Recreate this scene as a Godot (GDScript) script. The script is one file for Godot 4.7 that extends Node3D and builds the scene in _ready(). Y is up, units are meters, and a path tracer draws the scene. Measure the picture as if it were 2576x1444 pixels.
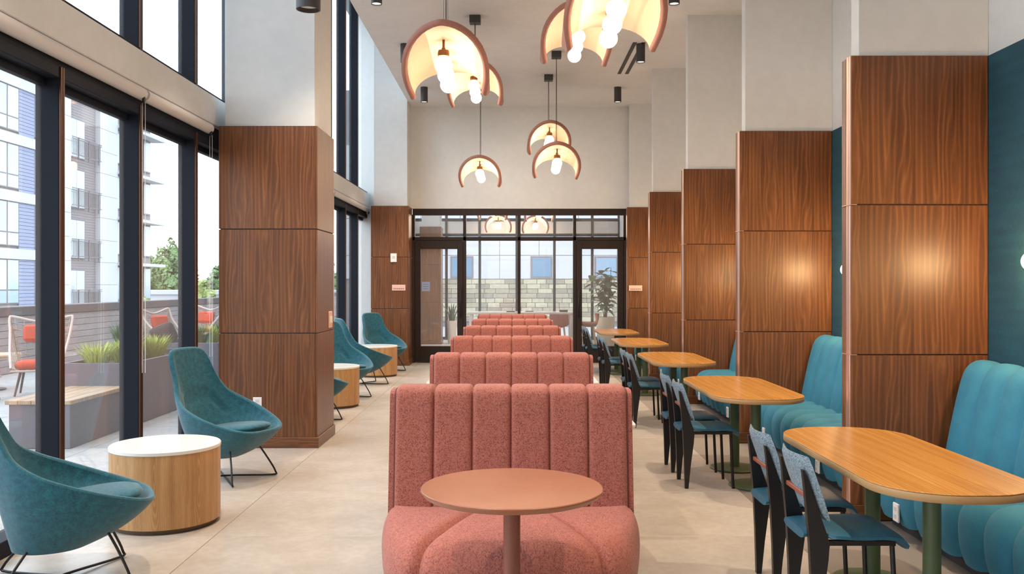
extends Node3D
# A long hotel lounge: window wall with lounge chairs, a spine of salmon booths, walnut fins with teal banquettes.
# Pixels of the 2576x1444 frame were measured with a focal length of 2250 px, the eye at 1.6 m and the vanishing point at (1290, 716).

const FOCAL := 2250.0
const EYE := 1.6
const CEILING := 5.23
const PANEL_TOP := 3.155
const JOINTS := [0.10, 1.123, 2.143, 3.155]
const GLASS_X := -3.06
const WORDS := ["first", "second", "third", "fourth", "fifth", "sixth", "seventh", "eighth"]

var mats := {}
var used := {}
var rng := RandomNumberGenerator.new()

# ---------------------------------------------------------------- nodes
func numbered(called: String) -> String:
	if not used.has(called):
		used[called] = 0
		return called
	used[called] += 1
	return "%s_%03d" % [called, used[called]]

func tag(o: Node, label := "", category := "", group := "", kind := "") -> void:
	if label != "": o.set_meta("label", label)
	if category != "": o.set_meta("category", category)
	if group != "": o.set_meta("group", group)
	if kind != "": o.set_meta("kind", kind)

func thing(called: String, label: String, category: String, at := Vector3.ZERO, turn := 0.0, group := "", kind := "") -> Node3D:
	var o := Node3D.new()
	o.name = numbered(called)
	add_child(o)
	o.position = at
	o.rotation.y = turn
	tag(o, label, category, group, kind)
	return o

func copy_of(o: Node3D, at: Vector3, turn: float, label := "") -> Node3D:
	var c: Node3D = o.duplicate()
	var base := String(o.name)
	c.name = numbered(base)
	add_child(c)
	c.position = at
	c.rotation = Vector3(0, turn, 0)
	if label != "": c.set_meta("label", label)
	return c

func begin() -> SurfaceTool:
	var s := SurfaceTool.new()
	s.begin(Mesh.PRIMITIVE_TRIANGLES)
	return s

func done(s: SurfaceTool) -> ArrayMesh:
	s.generate_normals()
	s.index()
	return s.commit()

func part(called: String, s: SurfaceTool, m: Material, parent: Node) -> MeshInstance3D:
	return put(called, done(s), m, parent)

func put(called: String, mesh: Mesh, m: Material, parent: Node, xf := Transform3D.IDENTITY) -> MeshInstance3D:
	var o := MeshInstance3D.new()
	o.name = called
	o.mesh = mesh
	o.material_override = m
	o.transform = xf
	o.cast_shadow = GeometryInstance3D.SHADOW_CASTING_SETTING_ON
	parent.add_child(o, true)
	return o

# ---------------------------------------------------------------- shapes
var group_count := 0

func face(s: SurfaceTool, pts: Array, out: Vector3, uvs: Array = []) -> void:
	# a flat convex polygon whose front looks along out
	s.set_smooth_group(-1)
	var n: Vector3 = (pts[1] - pts[0]).cross(pts[2] - pts[0])
	var k := pts.size()
	var flip := n.dot(out) < 0.0
	for i in range(1, k - 1):
		var order := [0, i + 1, i] if not flip else [0, i, i + 1]
		for j in order:
			if uvs.size(): s.set_uv(uvs[j])
			s.add_vertex(pts[j])

func plane_uv(p: Vector3, out: Vector3, uo: Vector2, turned: bool) -> Vector2:
	var a := out.abs()
	var r: Vector2
	if a.x >= a.y and a.x >= a.z: r = Vector2(p.z, p.y)
	elif a.y >= a.z: r = Vector2(p.x, p.z)
	else: r = Vector2(p.x, p.y)
	if turned: r = Vector2(r.y, r.x)
	return Vector2(r.x, -r.y) + uo

func box(s: SurfaceTool, c: Vector3, size: Vector3, b := 0.0, uo := Vector2.ZERO, turned := false, xf := Transform3D.IDENTITY) -> void:
	var h := size * 0.5
	b = minf(b, 0.45 * minf(size.x, minf(size.y, size.z)))
	for axis in 3:
		var j := (axis + 1) % 3
		var k := (axis + 2) % 3
		for sg in [-1.0, 1.0]:
			var pts := []
			var uvs := []
			var out := Vector3.ZERO
			out[axis] = sg
			for q in [[-1, -1], [1, -1], [1, 1], [-1, 1]]:
				var p := Vector3.ZERO
				p[axis] = h[axis] * sg
				p[j] = (h[j] - b) * q[0]
				p[k] = (h[k] - b) * q[1]
				uvs.append(plane_uv(p, out, uo, turned))
				pts.append(xf * (c + p))
			face(s, pts, xf.basis * out, uvs)
	if b <= 0.0: return
	for axis in 3:
		var j := (axis + 1) % 3
		var k := (axis + 2) % 3
		for sj in [-1.0, 1.0]:
			for sk in [-1.0, 1.0]:
				var pts := []
				var uvs := []
				var out := Vector3.ZERO
				out[j] = sj
				out[k] = sk
				for q in [[-1, 0], [1, 0], [1, 1], [-1, 1]]:
					var p := Vector3.ZERO
					p[axis] = (h[axis] - b) * q[0]
					p[j] = (h[j] - (b if q[1] == 0 else 0.0)) * sj
					p[k] = (h[k] - (b if q[1] == 1 else 0.0)) * sk
					uvs.append(plane_uv(p, out, uo, turned))
					pts.append(xf * (c + p))
				face(s, pts, xf.basis * out, uvs)
	for sx in [-1.0, 1.0]:
		for sy in [-1.0, 1.0]:
			for sz in [-1.0, 1.0]:
				var sgn := Vector3(sx, sy, sz)
				var pts := []
				var uvs := []
				for axis in 3:
					var p := (h - Vector3(b, b, b)) * sgn
					p[axis] = h[axis] * sgn[axis]
					uvs.append(plane_uv(p, Vector3(sx, 0, 0), uo, turned))
					pts.append(xf * (c + p))
				face(s, pts, xf.basis * sgn, uvs)

func slab(s: SurfaceTool, a: Vector3, b: Vector3, bevel := 0.0, uo := Vector2.ZERO, turned := false) -> void:
	box(s, (a + b) * 0.5, (b - a).abs(), bevel, uo, turned)

func grid(s: SurfaceTool, rows: Array, closed := false, ref = null, uv_scale := Vector2.ONE, uvs: Array = []) -> void:
	# rows of points; one smooth sheet whose front looks away from ref (its middle, unless given)
	group_count += 1
	s.set_smooth_group(group_count)
	var n := rows.size()
	var m: int = rows[0].size()
	var mid := Vector3.ZERO
	if ref == null:
		for r in rows:
			for p in r: mid += p
		mid /= float(n * m)
	else:
		mid = ref
	var cols := m if closed else m - 1
	var sum := 0.0
	for i in n - 1:
		for j in cols:
			var a: Vector3 = rows[i][j]
			var b: Vector3 = rows[i][(j + 1) % m]
			var d: Vector3 = rows[i + 1][j]
			var c: Vector3 = rows[i + 1][(j + 1) % m]
			sum += (c - a).cross(d - b).dot((a + c) * 0.5 - mid)
	for i in n - 1:
		for j in cols:
			var quad := [[i, j], [i, j + 1], [i + 1, j + 1], [i + 1, j]]
			var order := [0, 2, 1, 0, 3, 2] if sum > 0.0 else [0, 1, 2, 0, 2, 3]
			for q in order:
				var ij: Array = quad[q]
				if uvs.size():
					s.set_uv(uvs[ij[0]][ij[1]])
				else:
					s.set_uv(Vector2(float(ij[1]) / cols, float(ij[0]) / (n - 1)) * uv_scale)
				s.add_vertex(rows[ij[0]][ij[1] % m])

func tube(s: SurfaceTool, pts: Array, r: float, sides := 8, ends := true, r_end := -1.0) -> void:
	var rows := []
	var up := Vector3.UP
	var n := pts.size()
	var first: Vector3 = (pts[1] - pts[0]).normalized()
	if absf(first.dot(up)) > 0.9: up = Vector3.RIGHT
	var side := first.cross(up).normalized()
	for i in n:
		var t: Vector3
		if i == 0: t = (pts[1] - pts[0]).normalized()
		elif i == n - 1: t = (pts[n - 1] - pts[n - 2]).normalized()
		else: t = ((pts[i + 1] - pts[i]).normalized() + (pts[i] - pts[i - 1]).normalized()).normalized()
		side = (side - t * side.dot(t)).normalized()
		var other := t.cross(side)
		var rr := r if r_end < 0.0 else lerpf(r, r_end, float(i) / (n - 1))
		var ring := PackedVector3Array()
		for k in sides:
			var a := TAU * k / sides
			ring.append(pts[i] + (side * cos(a) + other * sin(a)) * rr)
		rows.append(ring)
	group_count += 1
	s.set_smooth_group(group_count)
	for i in n - 1:
		var mid: Vector3 = (pts[i] + pts[i + 1]) * 0.5
		for k in sides:
			var a: Vector3 = rows[i][k]
			var b: Vector3 = rows[i][(k + 1) % sides]
			var c: Vector3 = rows[i + 1][(k + 1) % sides]
			var d: Vector3 = rows[i + 1][k]
			var order := [a, c, b, a, d, c] if (b - a).cross(d - a).dot((a + c) * 0.5 - mid) > 0.0 else [a, b, c, a, c, d]
			for p in order:
				s.set_uv(Vector2(float(k) / sides, float(i)))
				s.add_vertex(p)
	if ends:
		face(s, Array(rows[0]), pts[0] - pts[1])
		face(s, Array(rows[n - 1]), pts[n - 1] - pts[n - 2])

func lathe(s: SurfaceTool, prof: Array, segs := 32, at := Vector3.ZERO, crisp := true, uv_len := 1.0) -> void:
	# profile of (radius, height); each band smooth round the axis, crisp between bands if asked
	var rings := []
	var uvs := []
	for p in prof:
		var ring := PackedVector3Array()
		var uv := PackedVector2Array()
		for k in segs + 1:
			var a := TAU * k / segs
			ring.append(at + Vector3(cos(a) * p.x, p.y, sin(a) * p.x))
			uv.append(Vector2(uv_len * k / segs, -p.y))
		rings.append(ring)
		uvs.append(uv)
	var y_mid: float = (prof[0].y + prof[prof.size() - 1].y) * 0.5
	if crisp:
		for i in prof.size() - 1:
			var flat: bool = absf(prof[i].y - prof[i + 1].y) < 0.0001
			var ref := at + Vector3(0, (prof[i].y + prof[i + 1].y) * 0.5, 0)
			if flat: ref = at + Vector3(0, y_mid, 0)
			grid(s, [rings[i], rings[i + 1]], false, ref, Vector2.ONE, [uvs[i], uvs[i + 1]])
	else:
		grid(s, rings, false, at + Vector3(0, y_mid, 0), Vector2.ONE, uvs)

func ball(s: SurfaceTool, c: Vector3, r: Vector3, segs := 20, rings := 12) -> void:
	var rows := []
	for i in rings + 1:
		var a := PI * i / rings
		var ring := PackedVector3Array()
		for k in segs + 1:
			var b := TAU * k / segs
			ring.append(c + Vector3(sin(a) * cos(b) * r.x, cos(a) * r.y, sin(a) * sin(b) * r.z))
		rows.append(ring)
	grid(s, rows, false, c)

func prism(s: SurfaceTool, poly: Array, half: float, xf: Transform3D) -> void:
	# a polygon (x, y) given a thickness of 2 half along z of xf
	var flat := PackedVector2Array(poly)
	var mid := Vector2.ZERO
	for p in poly: mid += p / float(poly.size())
	var cut := Geometry2D.triangulate_polygon(flat)
	for sg in [-1.0, 1.0]:
		for i in range(0, cut.size(), 3):
			var t := []
			var uv := []
			for k in 3:
				var p: Vector2 = flat[cut[i + k]]
				t.append(xf * Vector3(p.x, p.y, sg * half))
				uv.append(p)
			face(s, t, xf.basis * Vector3(0, 0, sg), uv)
	var area := 0.0
	for i in poly.size():
		var a: Vector2 = poly[i]
		var b: Vector2 = poly[(i + 1) % poly.size()]
		area += a.cross(b)
	for i in poly.size():
		var a: Vector2 = poly[i]
		var b: Vector2 = poly[(i + 1) % poly.size()]
		var o2 := Vector2(b.y - a.y, a.x - b.x) * (1.0 if area > 0.0 else -1.0)
		face(s, [xf * Vector3(a.x, a.y, -half), xf * Vector3(b.x, b.y, -half), xf * Vector3(b.x, b.y, half), xf * Vector3(a.x, a.y, half)], xf.basis * Vector3(o2.x, o2.y, 0), [a, b, b, a])

func rounded(w: float, d: float, r: float, n := 8) -> Array:
	# outline of a rounded rectangle in the ground plane
	var pts := []
	r = minf(r, minf(w, d) * 0.5 - 0.0005)
	for q in 4:
		var cx := (w * 0.5 - r) * (1.0 if q == 0 or q == 3 else -1.0)
		var cz := (d * 0.5 - r) * (1.0 if q < 2 else -1.0)
		for k in n + 1:
			var a := PI * 0.5 * (q + float(k) / n)
			pts.append(Vector2(cx + cos(a) * r, cz + sin(a) * r))
	return pts

func plate(s: SurfaceTool, w: float, d: float, r: float, y0: float, y1: float, bevel: float, at := Vector3.ZERO, n := 8, turned := true) -> void:
	# a rounded rectangle slab with softened edges
	var steps := [[bevel, y0], [0.0, y0 + bevel], [0.0, y1 - bevel], [bevel * 0.3, y1 - bevel * 0.3], [bevel, y1]]
	var rings := []
	for st in steps:
		var ring := PackedVector3Array()
		for p in rounded(w - 2.0 * st[0], d - 2.0 * st[0], maxf(0.002, r - st[0]), n):
			ring.append(at + Vector3(p.x, st[1], p.y))
		rings.append(ring)
	var mid := at + Vector3(0, (y0 + y1) * 0.5, 0)
	var uvs := []
	for ring in rings:
		var uv := PackedVector2Array()
		for p in ring:
			uv.append(Vector2(p.x - at.x, p.z - at.z))
		uv.append(uv[0])
		uvs.append(uv)
	grid(s, rings, true, mid, Vector2.ONE, uvs)
	for e in [[0, Vector3.DOWN], [rings.size() - 1, Vector3.UP]]:
		var pts: Array = Array(rings[e[0]])
		var uv := []
		for p in pts: uv.append(Vector2(p.x - at.x, p.z - at.z))
		face(s, pts, e[1], uv)

func channel(s: SurfaceTool, path: Array, axis: Vector3, x0: float, x1: float, bulge: float, ref: Vector3, across := 10, sharp := 4.0) -> void:
	# one stuffed channel: a path swept along axis from x0 to x1, swollen between its two seams
	var n := path.size()
	var rows := []
	var uvs := []
	var run := 0.0
	for i in n:
		var t: Vector3 = (path[mini(i + 1, n - 1)] - path[maxi(i - 1, 0)]).normalized()
		var nor := t.cross(axis).normalized()
		if nor.dot(path[i] - ref) < 0.0: nor = -nor
		if i > 0: run += (path[i] - path[i - 1]).length()
		var ring := PackedVector3Array()
		var uv := PackedVector2Array()
		for k in across + 1:
			var u := float(k) / across
			var e := absf(2.0 * u - 1.0)
			ring.append(path[i] + axis * lerpf(x0, x1, u) + nor * bulge * (1.0 - pow(e, sharp)))
			uv.append(Vector2(lerpf(x0, x1, u), run))
		rows.append(ring)
		uvs.append(uv)
	grid(s, rows, false, ref + axis * (x0 + x1) * 0.5, Vector2.ONE, uvs)

func smooth_path(keys: Array, per := 6, closed := false) -> Array:
	# Catmull-Rom through the keys
	var pts := []
	var n := keys.size()
	var spans := n if closed else n - 1
	for i in spans:
		var p0 = keys[(i - 1 + n) % n] if closed else keys[maxi(i - 1, 0)]
		var p1 = keys[i]
		var p2 = keys[(i + 1) % n]
		var p3 = keys[(i + 2) % n] if closed else keys[mini(i + 2, n - 1)]
		for k in per:
			var t := float(k) / per
			pts.append(0.5 * ((2.0 * p1) + (p2 - p0) * t + (2.0 * p0 - 5.0 * p1 + 4.0 * p2 - p3) * t * t + (3.0 * p1 - p0 - 3.0 * p2 + p3) * t * t * t))
	if not closed: pts.append(keys[n - 1])
	return pts

# ---------------------------------------------------------------- textures and materials
func noise(seed_: int, freq: float, octaves := 3) -> FastNoiseLite:
	var n := FastNoiseLite.new()
	n.seed = seed_
	n.noise_type = FastNoiseLite.TYPE_SIMPLEX_SMOOTH
	n.frequency = freq
	n.fractal_octaves = octaves
	return n

func texture_of(bytes: PackedByteArray, w: int, h: int) -> ImageTexture:
	return ImageTexture.create_from_image(Image.create_from_data(w, h, false, Image.FORMAT_RGB8, bytes))

func wood_texture(seed_: int, w: int, h: int, dark: Color, mid: Color, pale: Color, leaves: int, rings: float, fine: float) -> ImageTexture:
	# veneer leaves side by side, each with a cathedral figure running up the sheet
	var warp := noise(seed_, 0.0035, 3)
	var streak := noise(seed_ + 1, 0.03, 3)
	var fibre := noise(seed_ + 2, 0.22, 2)
	var broad := noise(seed_ + 3, 0.006, 2)
	var bytes := PackedByteArray()
	bytes.resize(w * h * 3)
	var leaf := float(w) / leaves
	var at := 0
	for y in h:
		var v := float(y) / h
		for x in w:
			var li := floorf(x / leaf)
			var u := (x - li * leaf) / leaf - 0.5
			var a := warp.get_noise_2d(x * 1.6 + li * 31.0, y * 0.34 + li * 17.0)
			var uu := u + 0.10 * a
			var vv := (v - 0.42 - 0.08 * sin(li * 2.4)) * 0.85
			var d := sqrt(uu * uu * 5.0 + vv * vv * 0.30 + 0.004) * rings + a * 0.8
			var ring := absf(d - floorf(d) - 0.5) * 2.0
			var st := streak.get_noise_2d(x * 1.15 + a * 14.0, y * 0.03) * 0.6 + 0.5
			var fb := fibre.get_noise_2d(x * 2.6, y * 0.06) * 0.5 + 0.5
			var br := broad.get_noise_2d(x * 1.5, y * 0.2) * 0.5 + 0.5
			var t := clampf(0.34 * ring * ring + 0.42 * st + 0.22 * br + fine * (fb - 0.5), 0.0, 1.0)
			var c := dark.lerp(mid, t * 2.0) if t < 0.5 else mid.lerp(pale, t * 2.0 - 1.0)
			bytes[at] = int(clampf(c.r, 0, 1) * 255.0)
			bytes[at + 1] = int(clampf(c.g, 0, 1) * 255.0)
			bytes[at + 2] = int(clampf(c.b, 0, 1) * 255.0)
			at += 3
	return texture_of(bytes, w, h)

func spot_texture(seed_: int, size: int, a: Color, b: Color, coarse: float, fine: float, grain: float, sx := 1.0, sy := 1.0) -> ImageTexture:
	# two tones mixed by coarse patches and a fine grain; wraps round without a seam
	var n1 := noise(seed_, 1.0, 3)
	var r := RandomNumberGenerator.new()
	r.seed = seed_ * 7 + 3
	var bytes := PackedByteArray()
	bytes.resize(size * size * 3)
	var n2 := noise(seed_ + 5, 1.0, 2)
	var at := 0
	var im1: Image = n1_image(n1, size, coarse * sx, coarse * sy)
	var im2: Image = n1_image(n2, size, fine * sx, fine * sy)
	for y in size:
		for x in size:
			var t := 0.5 * im1.get_pixel(x, y).r + 0.5 * im2.get_pixel(x, y).r + grain * (r.randf() - 0.5)
			var c := a.lerp(b, clampf((t - 0.5) * 1.7 + 0.5, 0.0, 1.0))
			bytes[at] = int(c.r * 255.0)
			bytes[at + 1] = int(c.g * 255.0)
			bytes[at + 2] = int(c.b * 255.0)
			at += 3
	return texture_of(bytes, size, size)

func n1_image(n: FastNoiseLite, size: int, fx: float, fy: float) -> Image:
	n.frequency = fx / size
	var im := n.get_seamless_image(size, maxi(8, int(size * fy / maxf(fx, 0.001))), false, false, 0.12)
	if im.get_height() != size: im.resize(size, size, Image.INTERPOLATE_BILINEAR)
	im.convert(Image.FORMAT_RF)
	return im

func weave_texture(seed_: int, size: int, threads: int, a: Color, b: Color, fleck: Color, share: float) -> ImageTexture:
	# crossing threads, each a little different in tone, with flecks
	var r := RandomNumberGenerator.new()
	r.seed = seed_
	var cell := int(size / float(threads))
	var im := Image.create(size, size, false, Image.FORMAT_RGB8)
	for j in threads:
		for i in threads:
			var c := a.lerp(b, clampf(r.randf() * 0.75 + (0.25 if (i + j) % 2 == 0 else 0.0), 0.0, 1.0))
			if r.randf() < share: c = c.lerp(fleck, 0.4 + 0.5 * r.randf())
			im.fill_rect(Rect2i(i * cell, j * cell, cell, cell), c)
			im.fill_rect(Rect2i(i * cell, j * cell, cell, 1) if (i + j) % 2 == 0 else Rect2i(i * cell, j * cell, 1, cell), c.darkened(0.28))
	return ImageTexture.create_from_image(im)

func mat(called: String, c: Color, rough := 0.6, metal := 0.0, tex: Texture2D = null, scale := 1.0, triplanar := true) -> StandardMaterial3D:
	var m := StandardMaterial3D.new()
	m.resource_name = called
	m.albedo_color = c
	m.roughness = rough
	m.metallic = metal
	if tex:
		m.albedo_color = Color.WHITE
		m.albedo_texture = tex
		m.uv1_scale = Vector3.ONE * scale
		m.uv1_triplanar = triplanar
	mats[called] = m
	return m

func relief(m: StandardMaterial3D, tex: Texture2D, cm: float) -> void:
	m.heightmap_enabled = true
	m.heightmap_texture = tex
	m.heightmap_scale = cm

func rgb(r: int, g: int, b: int) -> Color:
	return Color(r / 255.0, g / 255.0, b / 255.0)

func lit(called: String, c: Color, energy: float) -> StandardMaterial3D:
	var m := mat(called, c, 0.5)
	m.emission_enabled = true
	m.emission = c
	m.emission_energy_multiplier = energy
	return m

func make_materials() -> void:
	var walnut_tex := wood_texture(11, 640, 704, rgb(76, 45, 26), rgb(115, 71, 39), rgb(150, 101, 61), 3, 4.2, 0.20)
	var m := mat("walnut veneer", Color.WHITE, 0.36, 0.0, walnut_tex, 1.0, false)
	m.uv1_scale = Vector3(1.0 / 0.98, 1.0 / 1.04, 1.0)
	m.metallic_specular = 0.5
	relief(m, walnut_tex, 0.03)
	var oak := wood_texture(23, 640, 512, rgb(158, 112, 66), rgb(198, 152, 100), rgb(222, 182, 132), 4, 15.0, 0.26)
	m = mat("oak veneer", Color.WHITE, 0.42, 0.0, oak, 1.0, false)
	m.uv1_scale = Vector3(1.0, 1.0 / 0.56, 1.0)
	var honey := wood_texture(37, 512, 768, rgb(160, 104, 44), rgb(190, 132, 62), rgb(210, 160, 92), 4, 5.0, 0.30)
	m = mat("honey ash", Color.WHITE, 0.24, 0.0, honey, 1.0, false)
	m.uv1_scale = Vector3(1.0 / 0.75, 1.0 / 1.8, 1.0)
	m.uv1_offset = Vector3(0.5, 0.5, 0)
	mat("table edge", rgb(176, 138, 92), 0.5)
	var teak := wood_texture(41, 384, 512, rgb(132, 104, 78), rgb(172, 142, 110), rgb(198, 172, 140), 4, 6.0, 0.3)
	mat("bench timber", Color.WHITE, 0.7, 0.0, teak, 1.0, true)
	mat("white paint", rgb(228, 226, 221), 0.75, 0.0, spot_texture(3, 256, rgb(210, 211, 209), rgb(216, 217, 215), 3.0, 12.0, 0.2), 0.5)
	mat("ceiling paint", rgb(222, 220, 217), 0.9, 0.0, spot_texture(4, 256, rgb(214, 214, 213), rgb(220, 220, 219), 3.0, 12.0, 0.2), 0.5)
	for k in 3:
		m = mat("floor tile %d" % k, Color.WHITE, 0.34, 0.0, spot_texture(50 + k, 384, [rgb(178, 166, 152), rgb(175, 163, 149), rgb(180, 168, 155)][k], [rgb(194, 183, 170), rgb(191, 180, 167), rgb(197, 186, 173)][k], 3.0, 14.0, 0.35, 1.0, 1.0), 1.0 / 1.22, false)
	mat("grout", rgb(138, 126, 114), 0.9)
	mat("teal wallcovering", Color.WHITE, 0.8, 0.0, spot_texture(61, 512, rgb(18, 62, 76), rgb(28, 80, 94), 5.0, 60.0, 0.5, 0.4, 2.4), 0.9)
	var vel := spot_texture(71, 512, rgb(4, 62, 78), rgb(26, 112, 126), 9.0, 30.0, 0.5)
	m = mat("teal velvet", Color.WHITE, 0.85, 0.0, vel, 2.2)
	m.rim_enabled = true
	m.rim = 0.6
	m.rim_tint = 0.7
	m = mat("banquette fabric", Color.WHITE, 0.8, 0.0, spot_texture(81, 512, rgb(42, 112, 136), rgb(54, 130, 152), 4.0, 60.0, 0.5), 1.6)
	m.rim_enabled = true
	m.rim = 0.06
	m.rim_tint = 0.7
	var tweed := weave_texture(91, 768, 96, rgb(148, 78, 66), rgb(194, 122, 104), rgb(98, 50, 46), 0.14)
	m = mat("salmon tweed", Color.WHITE, 0.92, 0.0, tweed, 2.4)
	relief(m, tweed, 0.05)
	m.rim_enabled = true
	m.rim = 0.2
	m.rim_tint = 0.8
	mat("booth piping", rgb(104, 54, 50), 0.8)
	mat("plinth", rgb(60, 56, 56), 0.7)
	mat("terracotta laminate", Color.WHITE, 0.33, 0.0, spot_texture(95, 256, rgb(142, 86, 60), rgb(152, 94, 67), 3.0, 20.0, 0.3), 1.5)
	mat("terracotta steel", rgb(128, 74, 56), 0.38)
	var wv := weave_texture(97, 512, 64, rgb(108, 128, 138), rgb(170, 181, 186), rgb(60, 80, 94), 0.28)
	m = mat("blue weave", Color.WHITE, 0.9, 0.0, wv, 4.0)
	relief(m, wv, 0.12)
	mat("blue vinyl", Color.WHITE, 0.42, 0.0, spot_texture(99, 256, rgb(34, 84, 104), rgb(44, 98, 118), 4.0, 30.0, 0.4), 2.0)
	mat("black steel", rgb(24, 22, 22), 0.42)
	mat("green steel", rgb(82, 98, 66), 0.45)
	mat("copper bar", rgb(150, 84, 62), 0.4)
	mat("dark frame", rgb(30, 34, 43), 0.55).metallic_specular = 0.22
	mat("bronze frame", rgb(50, 41, 38), 0.5).metallic_specular = 0.3
	mat("bronze cap", rgb(84, 58, 46), 0.35, 0.8)
	m = mat("rose metal and glare", rgb(226, 180, 158), 0.28, 0.75)  # joint strip metal; also stands in for window glare on the fin ends
	mat("white laminate", rgb(238, 234, 226), 0.16)
	mat("white plastic", rgb(236, 233, 228), 0.4)
	mat("sign plate", rgb(226, 184, 168), 0.5)
	mat("sign ink", rgb(150, 96, 84), 0.6)
	mat("brass", rgb(124, 86, 48), 0.45, 0.5)
	mat("charcoal metal", rgb(58, 56, 56), 0.5)
	mat("cable", rgb(56, 54, 52), 0.6)
	m = mat("felt", Color.WHITE, 0.95, 0.0, spot_texture(101, 256, rgb(150, 104, 92), rgb(170, 122, 108), 6.0, 40.0, 0.6), 3.0)
	mat("lamplit felt", Color.WHITE, 0.95, 0.0, spot_texture(103, 256, rgb(212, 182, 156), rgb(222, 196, 170), 6.0, 40.0, 0.5), 3.0)  # same felt as the outside, with the lamp glow put into a paler colour
	lit("frosted globe", rgb(255, 240, 216), 3.2)
	lit("downlight lens", rgb(255, 242, 222), 3.0)
	m = mat("window glass", Color(1, 1, 1, 0.06), 0.0)
	m.transparency = BaseMaterial3D.TRANSPARENCY_ALPHA
	m = mat("tinted glass", Color(0.9, 0.96, 0.98, 0.10), 0.0)
	m.transparency = BaseMaterial3D.TRANSPARENCY_ALPHA
	mat("roller shade", rgb(206, 202, 200), 0.8)
	mat("concrete paver", Color.WHITE, 0.85, 0.0, spot_texture(111, 384, rgb(148, 144, 140), rgb(172, 168, 163), 4.0, 30.0, 0.5), 0.8)
	mat("parapet board", Color.WHITE, 0.8, 0.0, spot_texture(113, 256, rgb(142, 134, 134), rgb(164, 156, 154), 3.0, 30.0, 0.4, 0.4, 2.0), 0.6)
	mat("parapet cap", rgb(82, 72, 74), 0.6)
	mat("planter metal", rgb(88, 82, 90), 0.55)
	mat("soil", rgb(70, 54, 44), 1.0)
	mat("grass leaf", rgb(172, 178, 84), 0.7).backlight_enabled = true
	mats["grass leaf"].backlight = Color(0.25, 0.28, 0.08)
	mat("shrub leaf", rgb(62, 104, 52), 0.6)
	mat("tree leaf", rgb(112, 138, 84), 0.8)
	mat("tree leaf pale", rgb(150, 168, 92), 0.8)
	mat("glossy leaf", rgb(66, 106, 64), 0.35)
	mat("blade leaf", rgb(70, 96, 62), 0.45)
	mat("bark", rgb(104, 84, 66), 0.9)
	mat("orange cushion", rgb(184, 66, 38), 0.9)
	mat("dark cushion", rgb(74, 60, 62), 0.9)
	mat("rope", rgb(160, 146, 130), 0.9)
	mat("pale frame", rgb(186, 166, 154), 0.6)
	mat("facade white", rgb(180, 182, 186), 0.8)
	mat("facade blue siding", rgb(130, 139, 164), 0.8)
	mat("facade grey siding", rgb(124, 121, 124), 0.8)
	mat("facade frame", rgb(92, 96, 104), 0.6)
	mat("facade glass", rgb(150, 172, 176), 0.06)
	mat("facade blind", rgb(184, 190, 190), 0.8)
	mat("city ground", rgb(150, 148, 144), 0.9)
	mat("stone", Color.WHITE, 0.9, 0.0, spot_texture(121, 256, rgb(124, 118, 98), rgb(166, 158, 134), 5.0, 30.0, 0.5), 1.2)
	mat("stone dark", Color.WHITE, 0.9, 0.0, spot_texture(122, 256, rgb(108, 104, 92), rgb(146, 140, 122), 5.0, 30.0, 0.5), 1.2)
	mat("stone pale", Color.WHITE, 0.9, 0.0, spot_texture(123, 256, rgb(150, 144, 120), rgb(186, 180, 154), 5.0, 30.0, 0.5), 1.2)
	mat("blue glass", rgb(86, 130, 158), 0.08)
	mat("pot ceramic", rgb(226, 222, 212), 0.4)
	mat("pot cream", rgb(222, 206, 182), 0.6)
	mat("light oak", rgb(206, 174, 136), 0.5)

# ---------------------------------------------------------------- start
func _ready() -> void:
	rng.seed = 20240
	var cam := Camera3D.new()
	cam.name = "camera"
	add_child(cam)
	cam.position = Vector3(0, EYE, 0)
	cam.projection = Camera3D.PROJECTION_FRUSTUM
	cam.near = 0.05
	cam.far = 400.0
	cam.size = 0.05 * 1444.0 / FOCAL
	cam.frustum_offset = Vector2(-2.0, -6.0) * 0.05 / FOCAL
	cam.current = true

	var env := Environment.new()
	env.tonemap_mode = Environment.TONE_MAPPER_LINEAR
	env.tonemap_exposure = 1.07
	env.background_mode = Environment.BG_SKY
	var sky := Sky.new()
	var air := ProceduralSkyMaterial.new()
	air.sky_top_color = Color(0.86, 0.93, 1.0)
	air.sky_horizon_color = Color(0.97, 0.99, 1.0)
	air.ground_horizon_color = Color(0.80, 0.80, 0.79)
	air.ground_bottom_color = Color(0.55, 0.54, 0.52)
	air.sky_energy_multiplier = 2.0
	air.ground_energy_multiplier = 1.1
	sky.sky_material = air
	env.sky = sky
	env.sdfgi_enabled = true
	env.ssao_enabled = true
	env.ssil_enabled = true
	var world := WorldEnvironment.new()
	world.name = "environment"
	world.environment = env
	add_child(world)

	make_materials()
	print("materials")
	build_floor()
	build_shell()
	build_window_wall()
	build_columns()
	build_fins()
	build_storefront()
	print("structure")
	build_lounge()
	build_terrace()
	build_city()
	print("outside")
	build_booths()
	build_tub_chairs()
	build_dining()
	build_banquettes()
	print("furniture")
	build_pendants()
	build_downlights()
	build_details()

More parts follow.
